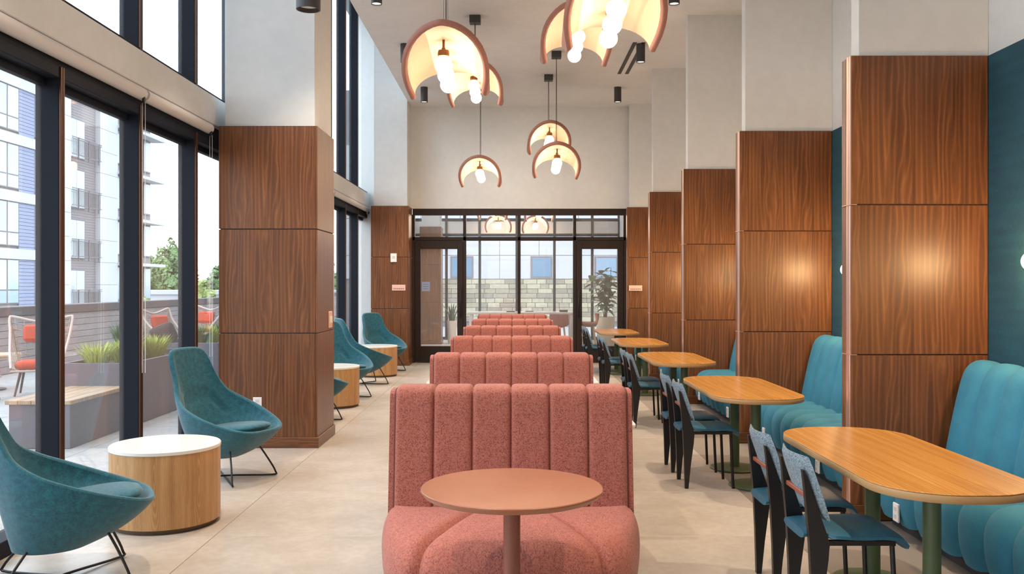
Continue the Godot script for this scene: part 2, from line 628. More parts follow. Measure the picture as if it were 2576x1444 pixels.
# ---------------------------------------------------------------- the setting
func build_floor() -> void:
	var t := thing("floor", "pale beige stone floor of large square tiles", "floor", Vector3.ZERO, 0.0, "", "structure")
	var s := begin()
	slab(s, Vector3(-3.2, -0.2, -26.2), Vector3(3.4, -0.004, 3.7))
	part("bedding", s, mats["grout"], t)
	s = begin()
	var g := 1.22
	box(s, Vector3(0, -0.005, 0), Vector3(g - 0.005, 0.01, g - 0.005), 0.0015, Vector2(0.61, 0.61))
	var mesh := done(s)
	for j in 25:
		for i in range(-2, 4):
			var x0 := -1.90 + g * (i - 1)
			var z0 := 5.687 + g * (j - 8)
			var cx := x0 + g * 0.5
			if cx < -3.0 - 0.3 or cx > 3.4: continue
			var xf := Transform3D(Basis(Vector3.UP, PI * 0.5 * rng.randi_range(0, 3)), Vector3(cx, 0, -z0 - g * 0.5))
			put("tile", mesh, mats["floor tile %d" % rng.randi_range(0, 2)], t, xf)

func build_shell() -> void:
	var t := thing("ceiling", "high white plaster ceiling over the lounge", "ceiling", Vector3.ZERO, 0.0, "", "structure")
	var s := begin()
	slab(s, Vector3(-2.08, CEILING, -26.2), Vector3(3.6, CEILING + 0.25, 3.7))
	slab(s, Vector3(-2.08, CEILING + 0.25, -26.2), Vector3(-1.95, 7.2, 3.7))
	slab(s, Vector3(-3.4, 7.2, -26.2), Vector3(-1.95, 7.4, 3.7))
	part("plaster", s, mats["ceiling paint"], t)
	var v := thing("ceiling_vent", "black linear slot diffuser with two slots in the white ceiling", "vent", Vector3.ZERO)
	for k in 2:
		s = begin()
		slab(s, Vector3(1.80 + 0.13 * k, CEILING - 0.006, -15.4), Vector3(1.86 + 0.13 * k, CEILING + 0.004, -13.4))
		part("slot", s, mats["black steel"], v)

	t = thing("wall_right", "teal fabric wall below white plaster behind the banquettes", "wall", Vector3.ZERO, 0.0, "", "structure")
	s = begin()
	slab(s, Vector3(3.24, PANEL_TOP, -18.4), Vector3(3.5, CEILING, 3.7))
	part("plaster", s, mats["white paint"], t)
	s = begin()
	slab(s, Vector3(3.23, 0, -18.4), Vector3(3.5, PANEL_TOP, 3.7))
	tag(part("wallcovering", s, mats["teal wallcovering"], t), "deep teal woven wallcovering")

	t = thing("wall_back", "plain white wall at the entrance end of the lounge", "wall", Vector3.ZERO, 0.0, "", "structure")
	s = begin()
	slab(s, Vector3(-3.4, 0, 3.5), Vector3(3.5, 7.4, 3.8))
	part("plaster", s, mats["white paint"], t)

	t = thing("wall_far", "white plaster wall above the bronze glass doors", "wall", Vector3.ZERO, 0.0, "", "structure")
	s = begin()
	slab(s, Vector3(-2.80, 3.15, -18.42), Vector3(3.24, CEILING, -18.25))
	slab(s, Vector3(2.32, 0, -18.42), Vector3(3.24, 3.15, -18.25))
	slab(s, Vector3(-3.16, 0, -18.42), Vector3(-2.80, 7.2, -18.25))
	slab(s, Vector3(-2.80, CEILING, -18.42), Vector3(-2.08, 7.2, -18.25))
	part("plaster", s, mats["white paint"], t)

func window_run(called: String, label: String, z0: float, z1: float, y0: float, y1: float, low: bool) -> void:
	# one stretch of the curtain wall along -x: rails, mullions every 1.25 m and a pane between each two
	var t := thing(called, label, "window", Vector3.ZERO, 0.0, "", "structure")
	var s := begin()
	slab(s, Vector3(-3.13, y0, -z0), Vector3(-2.97, y0 + (0.10 if low else 0.04), -z1), 0.004)
	part("sill", s, mats["dark frame"], t)
	s = begin()
	slab(s, Vector3(-3.13, y1 - 0.075, -z0), Vector3(-2.97, y1, -z1), 0.004)
	part("head_rail", s, mats["dark frame"], t)
	if low:
		s = begin()
		slab(s, Vector3(-3.115, y1 - 0.125, -z0), Vector3(-3.06, y1 - 0.075, -z1), 0.003)
		part("head_bead", s, mats["dark frame"], t)
	var zs := []
	for k in range(-8, 20):
		var z := 5.89 + 1.25 * k
		if z > z0 and z < z1: zs.append(z)
	for z in zs:
		s = begin()
		slab(s, Vector3(-3.13, y0, -z + 0.03), Vector3(-2.975, y1, -z - 0.03), 0.004)
		var o := part("mullion", s, mats["dark frame"], t)
		s = begin()
		slab(s, Vector3(-2.976, y0, -z + 0.026), Vector3(-2.962, y1, -z + 0.003), 0.002)
		slab(s, Vector3(-2.976, y0, -z - 0.003), Vector3(-2.962, y1, -z - 0.026), 0.002)
		part("split_cap", s, mats["bronze cap"], o)
	var cuts: Array = [z0] + zs + [z1]
	for i in cuts.size() - 1:
		s = begin()
		slab(s, Vector3(-3.098, y0 + 0.03, -cuts[i] - 0.02), Vector3(-3.09, y1 - 0.05, -cuts[i + 1] + 0.02))
		part("pane", s, mats["window glass" if low else "tinted glass"], t)

func build_window_wall() -> void:
	window_run("window_1", "dark framed floor-length windows looking onto the terrace", -3.5, 9.2, 0.0, 3.03, true)
	window_run("window_2", "tall dark framed clerestory windows above the white beam", -3.5, 9.2, 3.45, 7.2, false)
	window_run("window_3", "dark framed floor-length windows beyond the walnut column", 9.2, 18.3, 0.0, 3.03, true)
	window_run("window_4", "tall dark clerestory windows beyond the walnut column", 9.2, 18.3, 3.45, 7.2, false)
	window_run("window_5", "dark framed windows beside the lounge behind the doors", 18.42, 26.0, 0.0, 3.03, true)
	window_run("window_6", "clerestory windows beside the lounge behind the doors", 18.42, 26.0, 3.45, 7.2, false)
	var t := thing("trim_1", "white boxed beam between the lower windows and the clerestory", "beam", Vector3.ZERO, 0.0, "", "structure")
	var s := begin()
	slab(s, Vector3(-3.14, 3.17, 3.5), Vector3(-2.93, 3.45, -26.0), 0.006)
	part("fascia", s, mats["white paint"], t)
	s = begin()
	slab(s, Vector3(-3.13, 3.03, 3.5), Vector3(-2.99, 3.17, -26.0))
	part("recess", s, mats["dark frame"], t)
	var spans := [[-3.4, 2.1], [2.14, 7.12], [7.16, 8.70], [9.65, 14.6], [14.64, 18.2]]
	for i in spans.size():
		var r := thing("roller_shade", "rolled-up pale window shade under the white beam, %s from the entrance" % WORDS[i], "shade", Vector3.ZERO, 0.0, "rolled window shades under the beam")
		s = begin()
		var rows := []
		for z in [spans[i][0], spans[i][1]]:
			var ring := PackedVector3Array()
			for k in 16:
				var a := TAU * k / 16.0
				ring.append(Vector3(-2.955 + cos(a) * 0.052, 3.118 + sin(a) * 0.05, -z))
			rows.append(ring)
		grid(s, rows, true)
		face(s, Array(rows[0]), Vector3(0, 0, 1))
		face(s, Array(rows[1]), Vector3(0, 0, -1))
		part("cassette", s, mats["roller shade"], r)
		s = begin()
		box(s, Vector3(-2.925, 3.08, -spans[i][1] + 0.03), Vector3(0.02, 0.09, 0.03), 0.004)
		part("bracket", s, mats["black steel"], r)
		s = begin()
		for dx in [-0.012, 0.012]:
			tube(s, [Vector3(-2.925 + dx, 3.05, -spans[i][1] + 0.03), Vector3(-2.925 + dx, 0.9, -spans[i][1] + 0.03)], 0.0022, 5)
		part("chain", s, mats["white plastic"], r)

func panel_box(called: String, a: Vector3, b: Vector3, parent: Node) -> void:
	var s := begin()
	slab(s, a, b, 0.0025, Vector2(rng.randf() * 0.98, 0.52))
	part(called, s, mats["walnut veneer"], parent)

func build_columns() -> void:
	var specs := [[-2.88, -1.915, 8.76, 9.575, "square walnut clad column with white plaster above, between the window bays"], [-2.80, -2.055, 17.65, 18.25, "walnut clad column with white plaster above, beside the glass doors"], [-2.50, -1.93, 24.0, 24.7, "walnut clad column seen through the glass doors"]]
	for c in specs:
		var t := thing("column", c[4], "column", Vector3.ZERO, 0.0, "", "structure")
		var x0: float = c[0]
		var x1: float = c[1]
		var z0: float = c[2]
		var z1: float = c[3]
		var s := begin()
		slab(s, Vector3(x0 + 0.05, PANEL_TOP - 0.02, -z0 - 0.03), Vector3(x1 - 0.03, 7.2, -z1 + 0.0), 0.004)
		part("plaster", s, mats["white paint"], t)
		s = begin()
		slab(s, Vector3(x0 + 0.012, 0, -z0 - 0.012), Vector3(x1 - 0.012, PANEL_TOP - 0.01, -z1 + 0.005))
		part("core", s, mats["plinth"], t)
		for k in 3:
			var y0: float = JOINTS[k] + 0.004
			var y1: float = JOINTS[k + 1] - (0.004 if k < 2 else 0.0)
			panel_box("panel", Vector3(x0, y0, -z0), Vector3(x1 - 0.021, y1, -z0 - 0.02), t)
			panel_box("panel", Vector3(x1 - 0.02, y0, -z0), Vector3(x1, y1, -z1), t)
			panel_box("panel", Vector3(x0, y0, -z0 - 0.021), Vector3(x0 + 0.02, y1, -z1), t)
			panel_box("panel", Vector3(x0 + 0.021, y0, -z1 + 0.0), Vector3(x1 - 0.021, y1, -z1 + 0.018), t)
		s = begin()
		slab(s, Vector3(x0 - 0.012, 0, -z0 + 0.014), Vector3(x1 + 0.014, 0.105, -z1 - 0.004 if z1 < 18.0 else -z1), 0.004, Vector2(0.2, 0.3), true)
		part("skirting", s, mats["walnut veneer"], t)

func build_fins() -> void:
	for k in range(-1, 5):
		var z := 6.07 + 2.975 * k
		var t := thing("wall_fin", "walnut panelled wing wall with white plaster above, %s from the glass doors" % WORDS[4 - k], "wing wall", Vector3(0, 0, -z), 0.0, "walnut wing walls between the banquettes", "structure")
		var s := begin()
		slab(s, Vector3(2.355, PANEL_TOP - 0.01, -0.02), Vector3(3.24, CEILING + 0.01, -0.155), 0.003)
		part("plaster", s, mats["white paint"], t)
		s = begin()
		slab(s, Vector3(2.308, 0, -0.012), Vector3(3.235, PANEL_TOP - 0.012, -0.16))
		part("core", s, mats["plinth"], t)
		for j in 3:
			var y0: float = JOINTS[j] + 0.004
			var y1: float = JOINTS[j + 1] - (0.004 if j < 2 else 0.0)
			panel_box("panel", Vector3(2.296, y0, 0), Vector3(3.225, y1, -0.02), t)
			panel_box("panel", Vector3(2.296, y0, -0.152), Vector3(3.225, y1, -0.172), t)
			panel_box("end_panel", Vector3(2.297, y0, -0.104), Vector3(2.309, y1, -0.1515), t)
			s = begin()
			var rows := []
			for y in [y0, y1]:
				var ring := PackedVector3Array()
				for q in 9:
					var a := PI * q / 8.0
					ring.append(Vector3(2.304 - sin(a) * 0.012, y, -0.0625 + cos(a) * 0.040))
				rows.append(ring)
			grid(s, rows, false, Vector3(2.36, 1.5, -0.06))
			part("glare_strip", s, mats["rose metal and glare"], t)  # window glare on the wooden end, built as a pale rose strip
			if j < 2:
				s = begin()
				slab(s, Vector3(2.288, y1 + 0.001, 0.003), Vector3(2.335, y1 + 0.007, -0.15))
				part("joint_strip", s, mats["rose metal and glare"], t)
		s = begin()
		slab(s, Vector3(2.286, 0, 0.010), Vector3(3.225, 0.105, -0.182), 0.003, Vector2(0.1, 0.3), true)
		part("skirting", s, mats["walnut veneer"], t)

func frame_bar(called: String, a: Vector3, b: Vector3, m: Material, parent: Node) -> MeshInstance3D:
	var s := begin()
	slab(s, a, b, 0.004)
	return part(called, s, m, parent)

func build_storefront() -> void:
	var zf := -18.28
	var zb := -18.40
	var m: Material = mats["bronze frame"]
	var t := thing("window_7", "dark bronze storefront glazing between the two glass doors", "window", Vector3.ZERO, 0.0, "", "structure")
	frame_bar("head_rail", Vector3(-2.05, 3.02, zf), Vector3(2.31, 3.15, zb), m, t)
	frame_bar("transom", Vector3(-2.05, 2.50, zf), Vector3(2.31, 2.575, zb), m, t)
	for x in [-2.035, -0.985, 0.13, 1.265, 2.295]:
		frame_bar("mullion", Vector3(x - 0.03, 0, zf), Vector3(x + 0.03, 3.03, zb), m, t)
	for b in [[-0.985, 0.13], [0.13, 1.265]]:
		frame_bar("sill", Vector3(b[0], 0, zf), Vector3(b[1], 0.12, zb), m, t)
		var s := begin()
		slab(s, Vector3(b[0], 0.1, -18.334), Vector3(b[1], 2.52, -18.342))
		part("pane", s, mats["window glass"], t)
	for b in [[-2.035, -0.985], [-0.985, 0.13], [0.13, 1.265], [1.265, 2.295]]:
		var s := begin()
		slab(s, Vector3(b[0], 2.55, -18.334), Vector3(b[1], 3.05, -18.342))
		part("pane", s, mats["window glass"], t)
	var n := 1
	for d in [[-2.0, -1.02, 1.0], [1.30, 2.26, -1.0]]:
		var o := thing("door_%d" % n, ["bronze framed glass door beside the walnut column", "bronze framed glass door beside the oval tables"][n - 1], "door", Vector3.ZERO, 0.0, "", "structure")
		n += 1
		var x0: float = d[0]
		var x1: float = d[1]
		frame_bar("stile", Vector3(x0, 0.01, zf + 0.01), Vector3(x0 + 0.115, 2.495, zb), m, o)
		frame_bar("stile", Vector3(x1 - 0.115, 0.01, zf + 0.01), Vector3(x1, 2.495, zb), m, o)
		frame_bar("top_rail", Vector3(x0 + 0.115, 2.33, zf + 0.009), Vector3(x1 - 0.115, 2.495, zb), m, o)
		frame_bar("bottom_rail", Vector3(x0 + 0.115, 0.01, zf + 0.009), Vector3(x1 - 0.115, 0.34, zb), m, o)
		var s := begin()
		slab(s, Vector3(x0 + 0.1, 0.3, -18.334), Vector3(x1 - 0.1, 2.4, -18.342))
		part("pane", s, mats["window glass"], o)
		s = begin()
		var hx := x1 - 0.045 if d[2] > 0.0 else x0 + 0.045
		tube(s, [Vector3(hx, 0.95, zf + 0.02), Vector3(hx, 0.95, zf + 0.06), Vector3(hx, 1.50, zf + 0.06), Vector3(hx, 1.50, zf + 0.02)], 0.014, 8)
		part("pull_handle", s, mats["black steel"], o)

# ---------------------------------------------------------------- the lounge behind the doors
func leaf_mesh(length: float, width: float, droop: float) -> ArrayMesh:
	var s := begin()
	var rows := []
	for i in 6:
		var t := i / 5.0
		var w := width * 0.5 * sin(PI * pow(t, 0.75)) + 0.002
		var y := -droop * t * t
		rows.append(PackedVector3Array([Vector3(-w, y + w * 0.25, length * t), Vector3(0, y, length * t), Vector3(w, y + w * 0.25, length * t)]))
	grid(s, rows, false, Vector3(0, -5, 0))
	return done(s)

func build_lounge() -> void:
	var t := thing("wall_side", "white plaster side wall of the lounge behind the doors", "wall", Vector3.ZERO, 0.0, "", "structure")
	var s := begin()
	slab(s, Vector3(3.10, 0, -26.2), Vector3(3.4, CEILING, -18.42))
	part("plaster", s, mats["white paint"], t)
	var m: Material = mats["dark frame"]
	t = thing("window_8", "tall dark framed end window of the lounge behind the doors", "window", Vector3.ZERO, 0.0, "", "structure")
	var xs := [-3.1, -1.93, -0.96, 0.115, 1.21, 2.31, 3.09]
	for x in xs:
		frame_bar("mullion", Vector3(x - 0.035, 0, -25.95), Vector3(x + 0.035, CEILING, -26.1), m, t)
	frame_bar("sill", Vector3(-3.1, 0, -25.96), Vector3(3.1, 0.08, -26.09), m, t)
	frame_bar("head_rail", Vector3(-3.1, 3.0, -25.96), Vector3(3.1, 3.08, -26.09), m, t)
	frame_bar("upper_sill", Vector3(-3.1, 3.44, -25.96), Vector3(3.1, 3.52, -26.09), m, t)
	frame_bar("spandrel", Vector3(-3.1, 3.08, -25.98), Vector3(3.1, 3.44, -26.08), mats["white paint"], t)
	for i in xs.size() - 1:
		for y in [[0.06, 3.02], [3.5, CEILING]]:
			s = begin()
			slab(s, Vector3(xs[i] + 0.03, y[0], -26.02), Vector3(xs[i + 1] - 0.03, y[1], -26.028))
			part("pane", s, mats["window glass"], t)

	# communal high table with stools
	t = thing("communal_table", "long white communal table behind the glass doors", "table", Vector3(0.2, 0, -21.3))
	s = begin()
	plate(s, 2.6, 0.85, 0.06, 0.91, 0.955, 0.006)
	part("tabletop", s, mats["white laminate"], t)
	for sx in [-1.0, 1.0]:
		for sz in [-1.0, 1.0]:
			s = begin()
			box(s, Vector3(sx * 1.18, 0.455, sz * 0.34), Vector3(0.07, 0.91, 0.07), 0.006)
			part("leg", s, mats["white plastic"], t)
	for k in 3:
		var b := thing("table_device", "small dark object lying on the white communal table, %s from the leafy tree" % WORDS[2 - k], "device", Vector3([-0.05, 0.4, 1.2][k], 0.955, [-21.2, -21.45, -21.15][k]), 0.0, "dark objects on the communal table")
		s = begin()
		plate(s, 0.20, 0.11, 0.02, 0.0, [0.02, 0.015, 0.05][k], 0.004)
		part("case", s, mats["black steel"], b)
	var seat_path := smooth_path([Vector3(0, 0.66, 0.20), Vector3(0, 0.645, 0.10), Vector3(0, 0.64, -0.08), Vector3(0, 0.67, -0.17), Vector3(0, 0.78, -0.205), Vector3(0, 0.93, -0.22)], 4)
	var stool := thing("counter_stool", "salmon shell stool with wooden legs at the communal table, second from the leafy tree", "stool", Vector3(1.05, 0, -20.5), PI, "salmon stools at the communal table")
	s = begin()
	var outer := []
	var inner := []
	for i in seat_path.size():
		var p: Vector3 = seat_path[i]
		var w := 0.21 + 0.02 * sin(PI * i / (seat_path.size() - 1.0))
		var a := PackedVector3Array()
		var b := PackedVector3Array()
		for k in 9:
			var u := k / 4.0 - 1.0
			var lift := 0.07 * u * u
			var back := clampf((p.y - 0.66) * 4.0, 0.0, 1.0)
			var q := p + Vector3(u * w, lift * (1.0 - back), lift * back)
			a.append(q)
			b.append(q + Vector3(0, -0.03 * (1.0 - back), -0.03 * back))
		inner.append(a)
		outer.append(b)
	grid(s, inner, false, Vector3(0, 0.2, -0.4))
	grid(s, outer, false, Vector3(0, 0.9, 0.3))
	for e in [0, inner.size() - 1]:
		grid(s, [inner[e], outer[e]])
	for k in [0, 8]:
		var ra := PackedVector3Array()
		var rb := PackedVector3Array()
		for i in inner.size():
			ra.append(inner[i][k])
			rb.append(outer[i][k])
		grid(s, [ra, rb])
	part("seat_shell", s, mats["salmon tweed"], stool)
	for sx in [-1.0, 1.0]:
		for sz in [-1.0, 1.0]:
			s = begin()
			tube(s, [Vector3(sx * 0.12, 0.63, sz * 0.1), Vector3(sx * 0.19, 0, sz * 0.18)], 0.017, 8, true, 0.011)
			part("leg", s, mats["light oak"], stool)
	s = begin()
	for a in 4:
		var c0 := Vector3(0.175, 0.2, 0.16).rotated(Vector3.UP, a * PI * 0.5)
		var c1 := Vector3(0.175, 0.2, 0.16).rotated(Vector3.UP, (a + 1) * PI * 0.5)
		tube(s, [c0, c1], 0.007, 6)
	part("footrest", s, mats["light oak"], stool)
	copy_of(stool, Vector3(1.78, 0, -20.9), -PI * 0.5, "salmon shell stool at the end of the communal table beside the leafy tree")
	copy_of(stool, Vector3(0.35, 0, -20.5), PI, "salmon shell stool at the communal table, third from the leafy tree")
	copy_of(stool, Vector3(-0.4, 0, -20.5), PI, "salmon shell stool at the communal table, fourth from the leafy tree")

	# big leafy tree in a cream tub
	var tub := thing("plant_tub", "wide cream tub holding the leafy indoor tree", "planter", Vector3(2.30, 0, -22.2))
	s = begin()
	lathe(s, [Vector2(0.0, 0.0), Vector2(0.20, 0.0), Vector2(0.235, 0.80), Vector2(0.215, 0.80), Vector2(0.21, 0.74), Vector2(0.0, 0.74)], 28)
	part("vessel", s, mats["pot cream"], tub)
	s = begin()
	lathe(s, [Vector2(0.209, 0.742), Vector2(0.0, 0.75)], 24)
	part("soil", s, mats["soil"], tub)
	var tree := thing("indoor_tree", "leafy indoor tree with broad dark leaves in the cream tub", "plant", Vector3(2.30, 0.75, -22.2))
	var lm := [leaf_mesh(0.30, 0.19, 0.07), leaf_mesh(0.23, 0.15, 0.05)]
	for b in 5:
		var a := TAU * b / 5.0 + 0.4
		var lean := Vector3(cos(a), 0, sin(a)) * (0.10 + 0.05 * (b % 3))
		var keys := [Vector3(cos(a), 0, sin(a)) * 0.03, Vector3(0, 0.35, 0) + lean * 0.5, Vector3(0, 0.75, 0) + lean * 1.3, Vector3(0, 1.0 + 0.07 * b, 0) + lean * 1.6]
		var pts := smooth_path(keys, 4)
		s = begin()
		tube(s, pts, 0.013, 6, true, 0.006)
		part("stem", s, mats["bark"], tree)
		for k in 22:
			var u := 0.33 + 0.67 * k / 21.0
			var p: Vector3 = pts[int(u * (pts.size() - 1))]
			var yaw := k * 2.4 + b
			var bs := Basis(Vector3.UP, yaw) * Basis(Vector3.RIGHT, -0.25 + 0.7 * rng.randf())
			put("leaf", lm[k % 2], mats["glossy leaf"], tree, Transform3D(bs, p))
	# snake plant in a tall white pot
	var pot := thing("plant_pot", "tall white pot holding the snake plant", "planter", Vector3(-1.66, 0, -24.4))
	s = begin()
	lathe(s, [Vector2(0.0, 0.0), Vector2(0.11, 0.0), Vector2(0.145, 0.62), Vector2(0.13, 0.62), Vector2(0.125, 0.56), Vector2(0.0, 0.56)], 24)
	part("vessel", s, mats["pot ceramic"], pot)
	var snake := thing("snake_plant", "upright snake plant with sword-like leaves in the tall white pot", "plant", Vector3(-1.66, 0.56, -24.4))
	for k in 16:
		s = begin()
		var a := k * 2.4
		var foot := Vector3(cos(a), 0, sin(a)) * 0.07 * sqrt(k / 16.0)
		var lean := Vector3(cos(a), 0, sin(a)) * (0.08 + 0.16 * rng.randf())
		var h := 0.36 + 0.2 * rng.randf()
		var side := Vector3(-sin(a + 0.5), 0, cos(a + 0.5))
		var rows := []
		for i in 6:
			var u := i / 5.0
			var w := 0.026 * (1.0 - pow(u, 3.0)) + 0.002
			var c := foot + lean * u * u + Vector3(0, h * u, 0)
			rows.append(PackedVector3Array([c - side * w, c + side.cross(Vector3.UP) * 0.008, c + side * w]))
		grid(s, rows)
		part("leaf", s, mats["blade leaf"], snake)

	# the building across the yard
	var far := thing("neighbour_building", "white panelled building with stone base seen through the far doors", "building", Vector3(0, 0, -34.0))
	s = begin()
	slab(s, Vector3(-6.5, -1.0, -0.06), Vector3(18, 9.0, -1.5))
	part("wall", s, mats["facade grey siding"], far)
	var wins := [[-2.37, -1.5], [0.68, 1.51], [3.1, 4.0], [6.0, 6.9], [-5.3, -4.4]]
	var px := -6.5
	while px < 10.0:
		for r in [[1.82, 2.70], [2.72, 4.1], [4.12, 5.5], [5.52, 6.9]]:
			s = begin()
			slab(s, Vector3(px + 0.008, r[0], 0.0), Vector3(px + 1.492, r[1], -0.07), 0.004)
			part("facade_panel", s, mats["facade white"], far)
		px += 1.5
	for w in wins:
		var f := frame_bar("window", Vector3(w[0], 1.84, 0.03), Vector3(w[1], 2.68, -0.05), mats["facade frame"], far)
		s = begin()
		slab(s, Vector3(w[0] + 0.07, 1.91, 0.035), Vector3(w[1] - 0.07, 2.61, 0.03))
		part("glazing", s, mats["blue glass"], f)
	var stones := 0
	for c in 9:
		var y := 0.2 + c * 0.178
		var x := -4.6 + rng.randf() * 0.3
		while x < 5.6 and stones < 290:
			var w := 0.3 + 0.45 * rng.randf()
			s = begin()
			slab(s, Vector3(x, y, 0.04 + 0.05 * rng.randf()), Vector3(x + w - 0.012, y + 0.168, -0.05), 0.012)
			part("stone_block", s, mats[["stone", "stone dark", "stone pale"][rng.randi_range(0, 2)]], far)
			x += w
			stones += 1

# ---------------------------------------------------------------- terrace
func rope_chair(label: String, at: Vector3, turn: float, cushions: bool) -> void:
	var t := thing("rope_chair", label, "chair", at, turn, "woven rope chairs on the terrace")
	var rim := smooth_path([Vector3(-0.31, 0.40, 0.28), Vector3(-0.36, 0.62, 0.05), Vector3(-0.40, 0.90, -0.22), Vector3(-0.42, 1.10, -0.32), Vector3(-0.36, 1.12, -0.34), Vector3(0, 1.04, -0.36), Vector3(0.36, 1.12, -0.34), Vector3(0.42, 1.10, -0.32), Vector3(0.40, 0.90, -0.22), Vector3(0.36, 0.62, 0.05), Vector3(0.31, 0.40, 0.28)], 5)
	var s := begin()
	tube(s, rim, 0.02, 8)
	tube(s, [Vector3(-0.31, 0.36, 0.28), Vector3(0.31, 0.36, 0.28), Vector3(0.27, 0.36, -0.2), Vector3(-0.27, 0.36, -0.2), Vector3(-0.31, 0.36, 0.28)], 0.016, 8)
	part("frame", s, mats["pale frame"], t)
	s = begin()
	var n := rim.size()
	for k in 26:
		var i := int((k + 0.5) / 26.0 * (n - 1))
		var p: Vector3 = rim[i]
		var b := Vector3(clampf(p.x * 0.72, -0.27, 0.27), 0.37, clampf(p.z + 0.12, -0.2, 0.26))
		tube(s, [p, (p + b) * 0.5 + Vector3(0, 0, -0.02), b], 0.007, 5)
	for r in 7:
		var row := []
		for k in 17:
			var i := int(k / 16.0 * (n - 1))
			var p: Vector3 = rim[i]
			var b := Vector3(clampf(p.x * 0.72, -0.27, 0.27), 0.37, clampf(p.z + 0.12, -0.2, 0.26))
			row.append(p.lerp(b, 0.12 + 0.12 * r) + Vector3(0, 0, 0.008))
		tube(s, row, 0.006, 5)
	var w := part("rope_weave", s, mats["rope"], t)
	tag(w, "", "", "", "stuff")
	if cushions:
		s = begin()
		plate(s, 0.54, 0.5, 0.1, 0.38, 0.50, 0.045, Vector3(0, 0, 0.03))
		part("seat_cushion", s, mats["orange cushion"], t)
		s = begin()
		box(s, Vector3.ZERO, Vector3(0.46, 0.26, 0.10), 0.04, Vector2.ZERO, false, Transform3D(Basis(Vector3.RIGHT, -0.25), Vector3(0, 0.88, -0.22)))
		part("head_cushion", s, mats["orange cushion"], t)
	for sx in [-1.0, 1.0]:
		for sz in [-1.0, 1.0]:
			s = begin()
			tube(s, [Vector3(sx * 0.2, 0.37, sz * 0.14), Vector3(sx * 0.27, 0, sz * 0.24)], 0.02, 8, true, 0.014)
			part("leg", s, mats["charcoal metal"], t)

func tuft(called: String, label: String, at: Vector3, blades: int, h: float, spread: float, m: Material, broad: float, group: String) -> void:
	var t := thing(called, label, "plant", at, 0.0, group)
	var s := begin()
	for k in blades:
		var a := TAU * rng.randf()
		var r := sqrt(rng.randf())
		var foot := Vector3(cos(a), 0, sin(a)) * r * spread * 0.45
		var tip := foot + Vector3(cos(a), 0, sin(a)) * spread * (0.2 + 0.7 * rng.randf()) + Vector3(0, h * (0.55 + 0.45 * rng.randf()), 0)
		var mid := foot.lerp(tip, 0.5) + Vector3(0, h * 0.16, 0)
		var side := Vector3(-sin(a), 0.2, cos(a)) * broad
		face(s, [foot - side, foot + side, mid + side, mid - side], Vector3(cos(a), 0.5, sin(a)))
		face(s, [mid - side, mid + side, tip], Vector3(cos(a), 0.5, sin(a)))
	var f := part("foliage", s, m, t)
	tag(f, "", "", "", "stuff")

func planter(called: String, label: String, a: Vector3, b: Vector3) -> void:
	var t := thing(called, label, "planter", Vector3((a.x + b.x) * 0.5, 0, (a.z + b.z) * 0.5))
	var h := absf(b.x - a.x) * 0.5
	var d := absf(b.z - a.z) * 0.5
	var y := b.y
	for q in [[Vector3(-h, 0, -d), Vector3(h, y, -d + 0.03)], [Vector3(-h, 0, d - 0.03), Vector3(h, y, d)], [Vector3(-h, 0, -d + 0.03), Vector3(-h + 0.03, y, d - 0.03)], [Vector3(h - 0.03, 0, -d + 0.03), Vector3(h, y, d - 0.03)]]:
		var s := begin()
		slab(s, q[0], q[1], 0.004)
		part("side_panel", s, mats["planter metal"], t)
	var s := begin()
	slab(s, Vector3(-h + 0.03, 0.02, -d + 0.03), Vector3(h - 0.03, y - 0.06, d - 0.03))
	part("soil", s, mats["soil"], t)

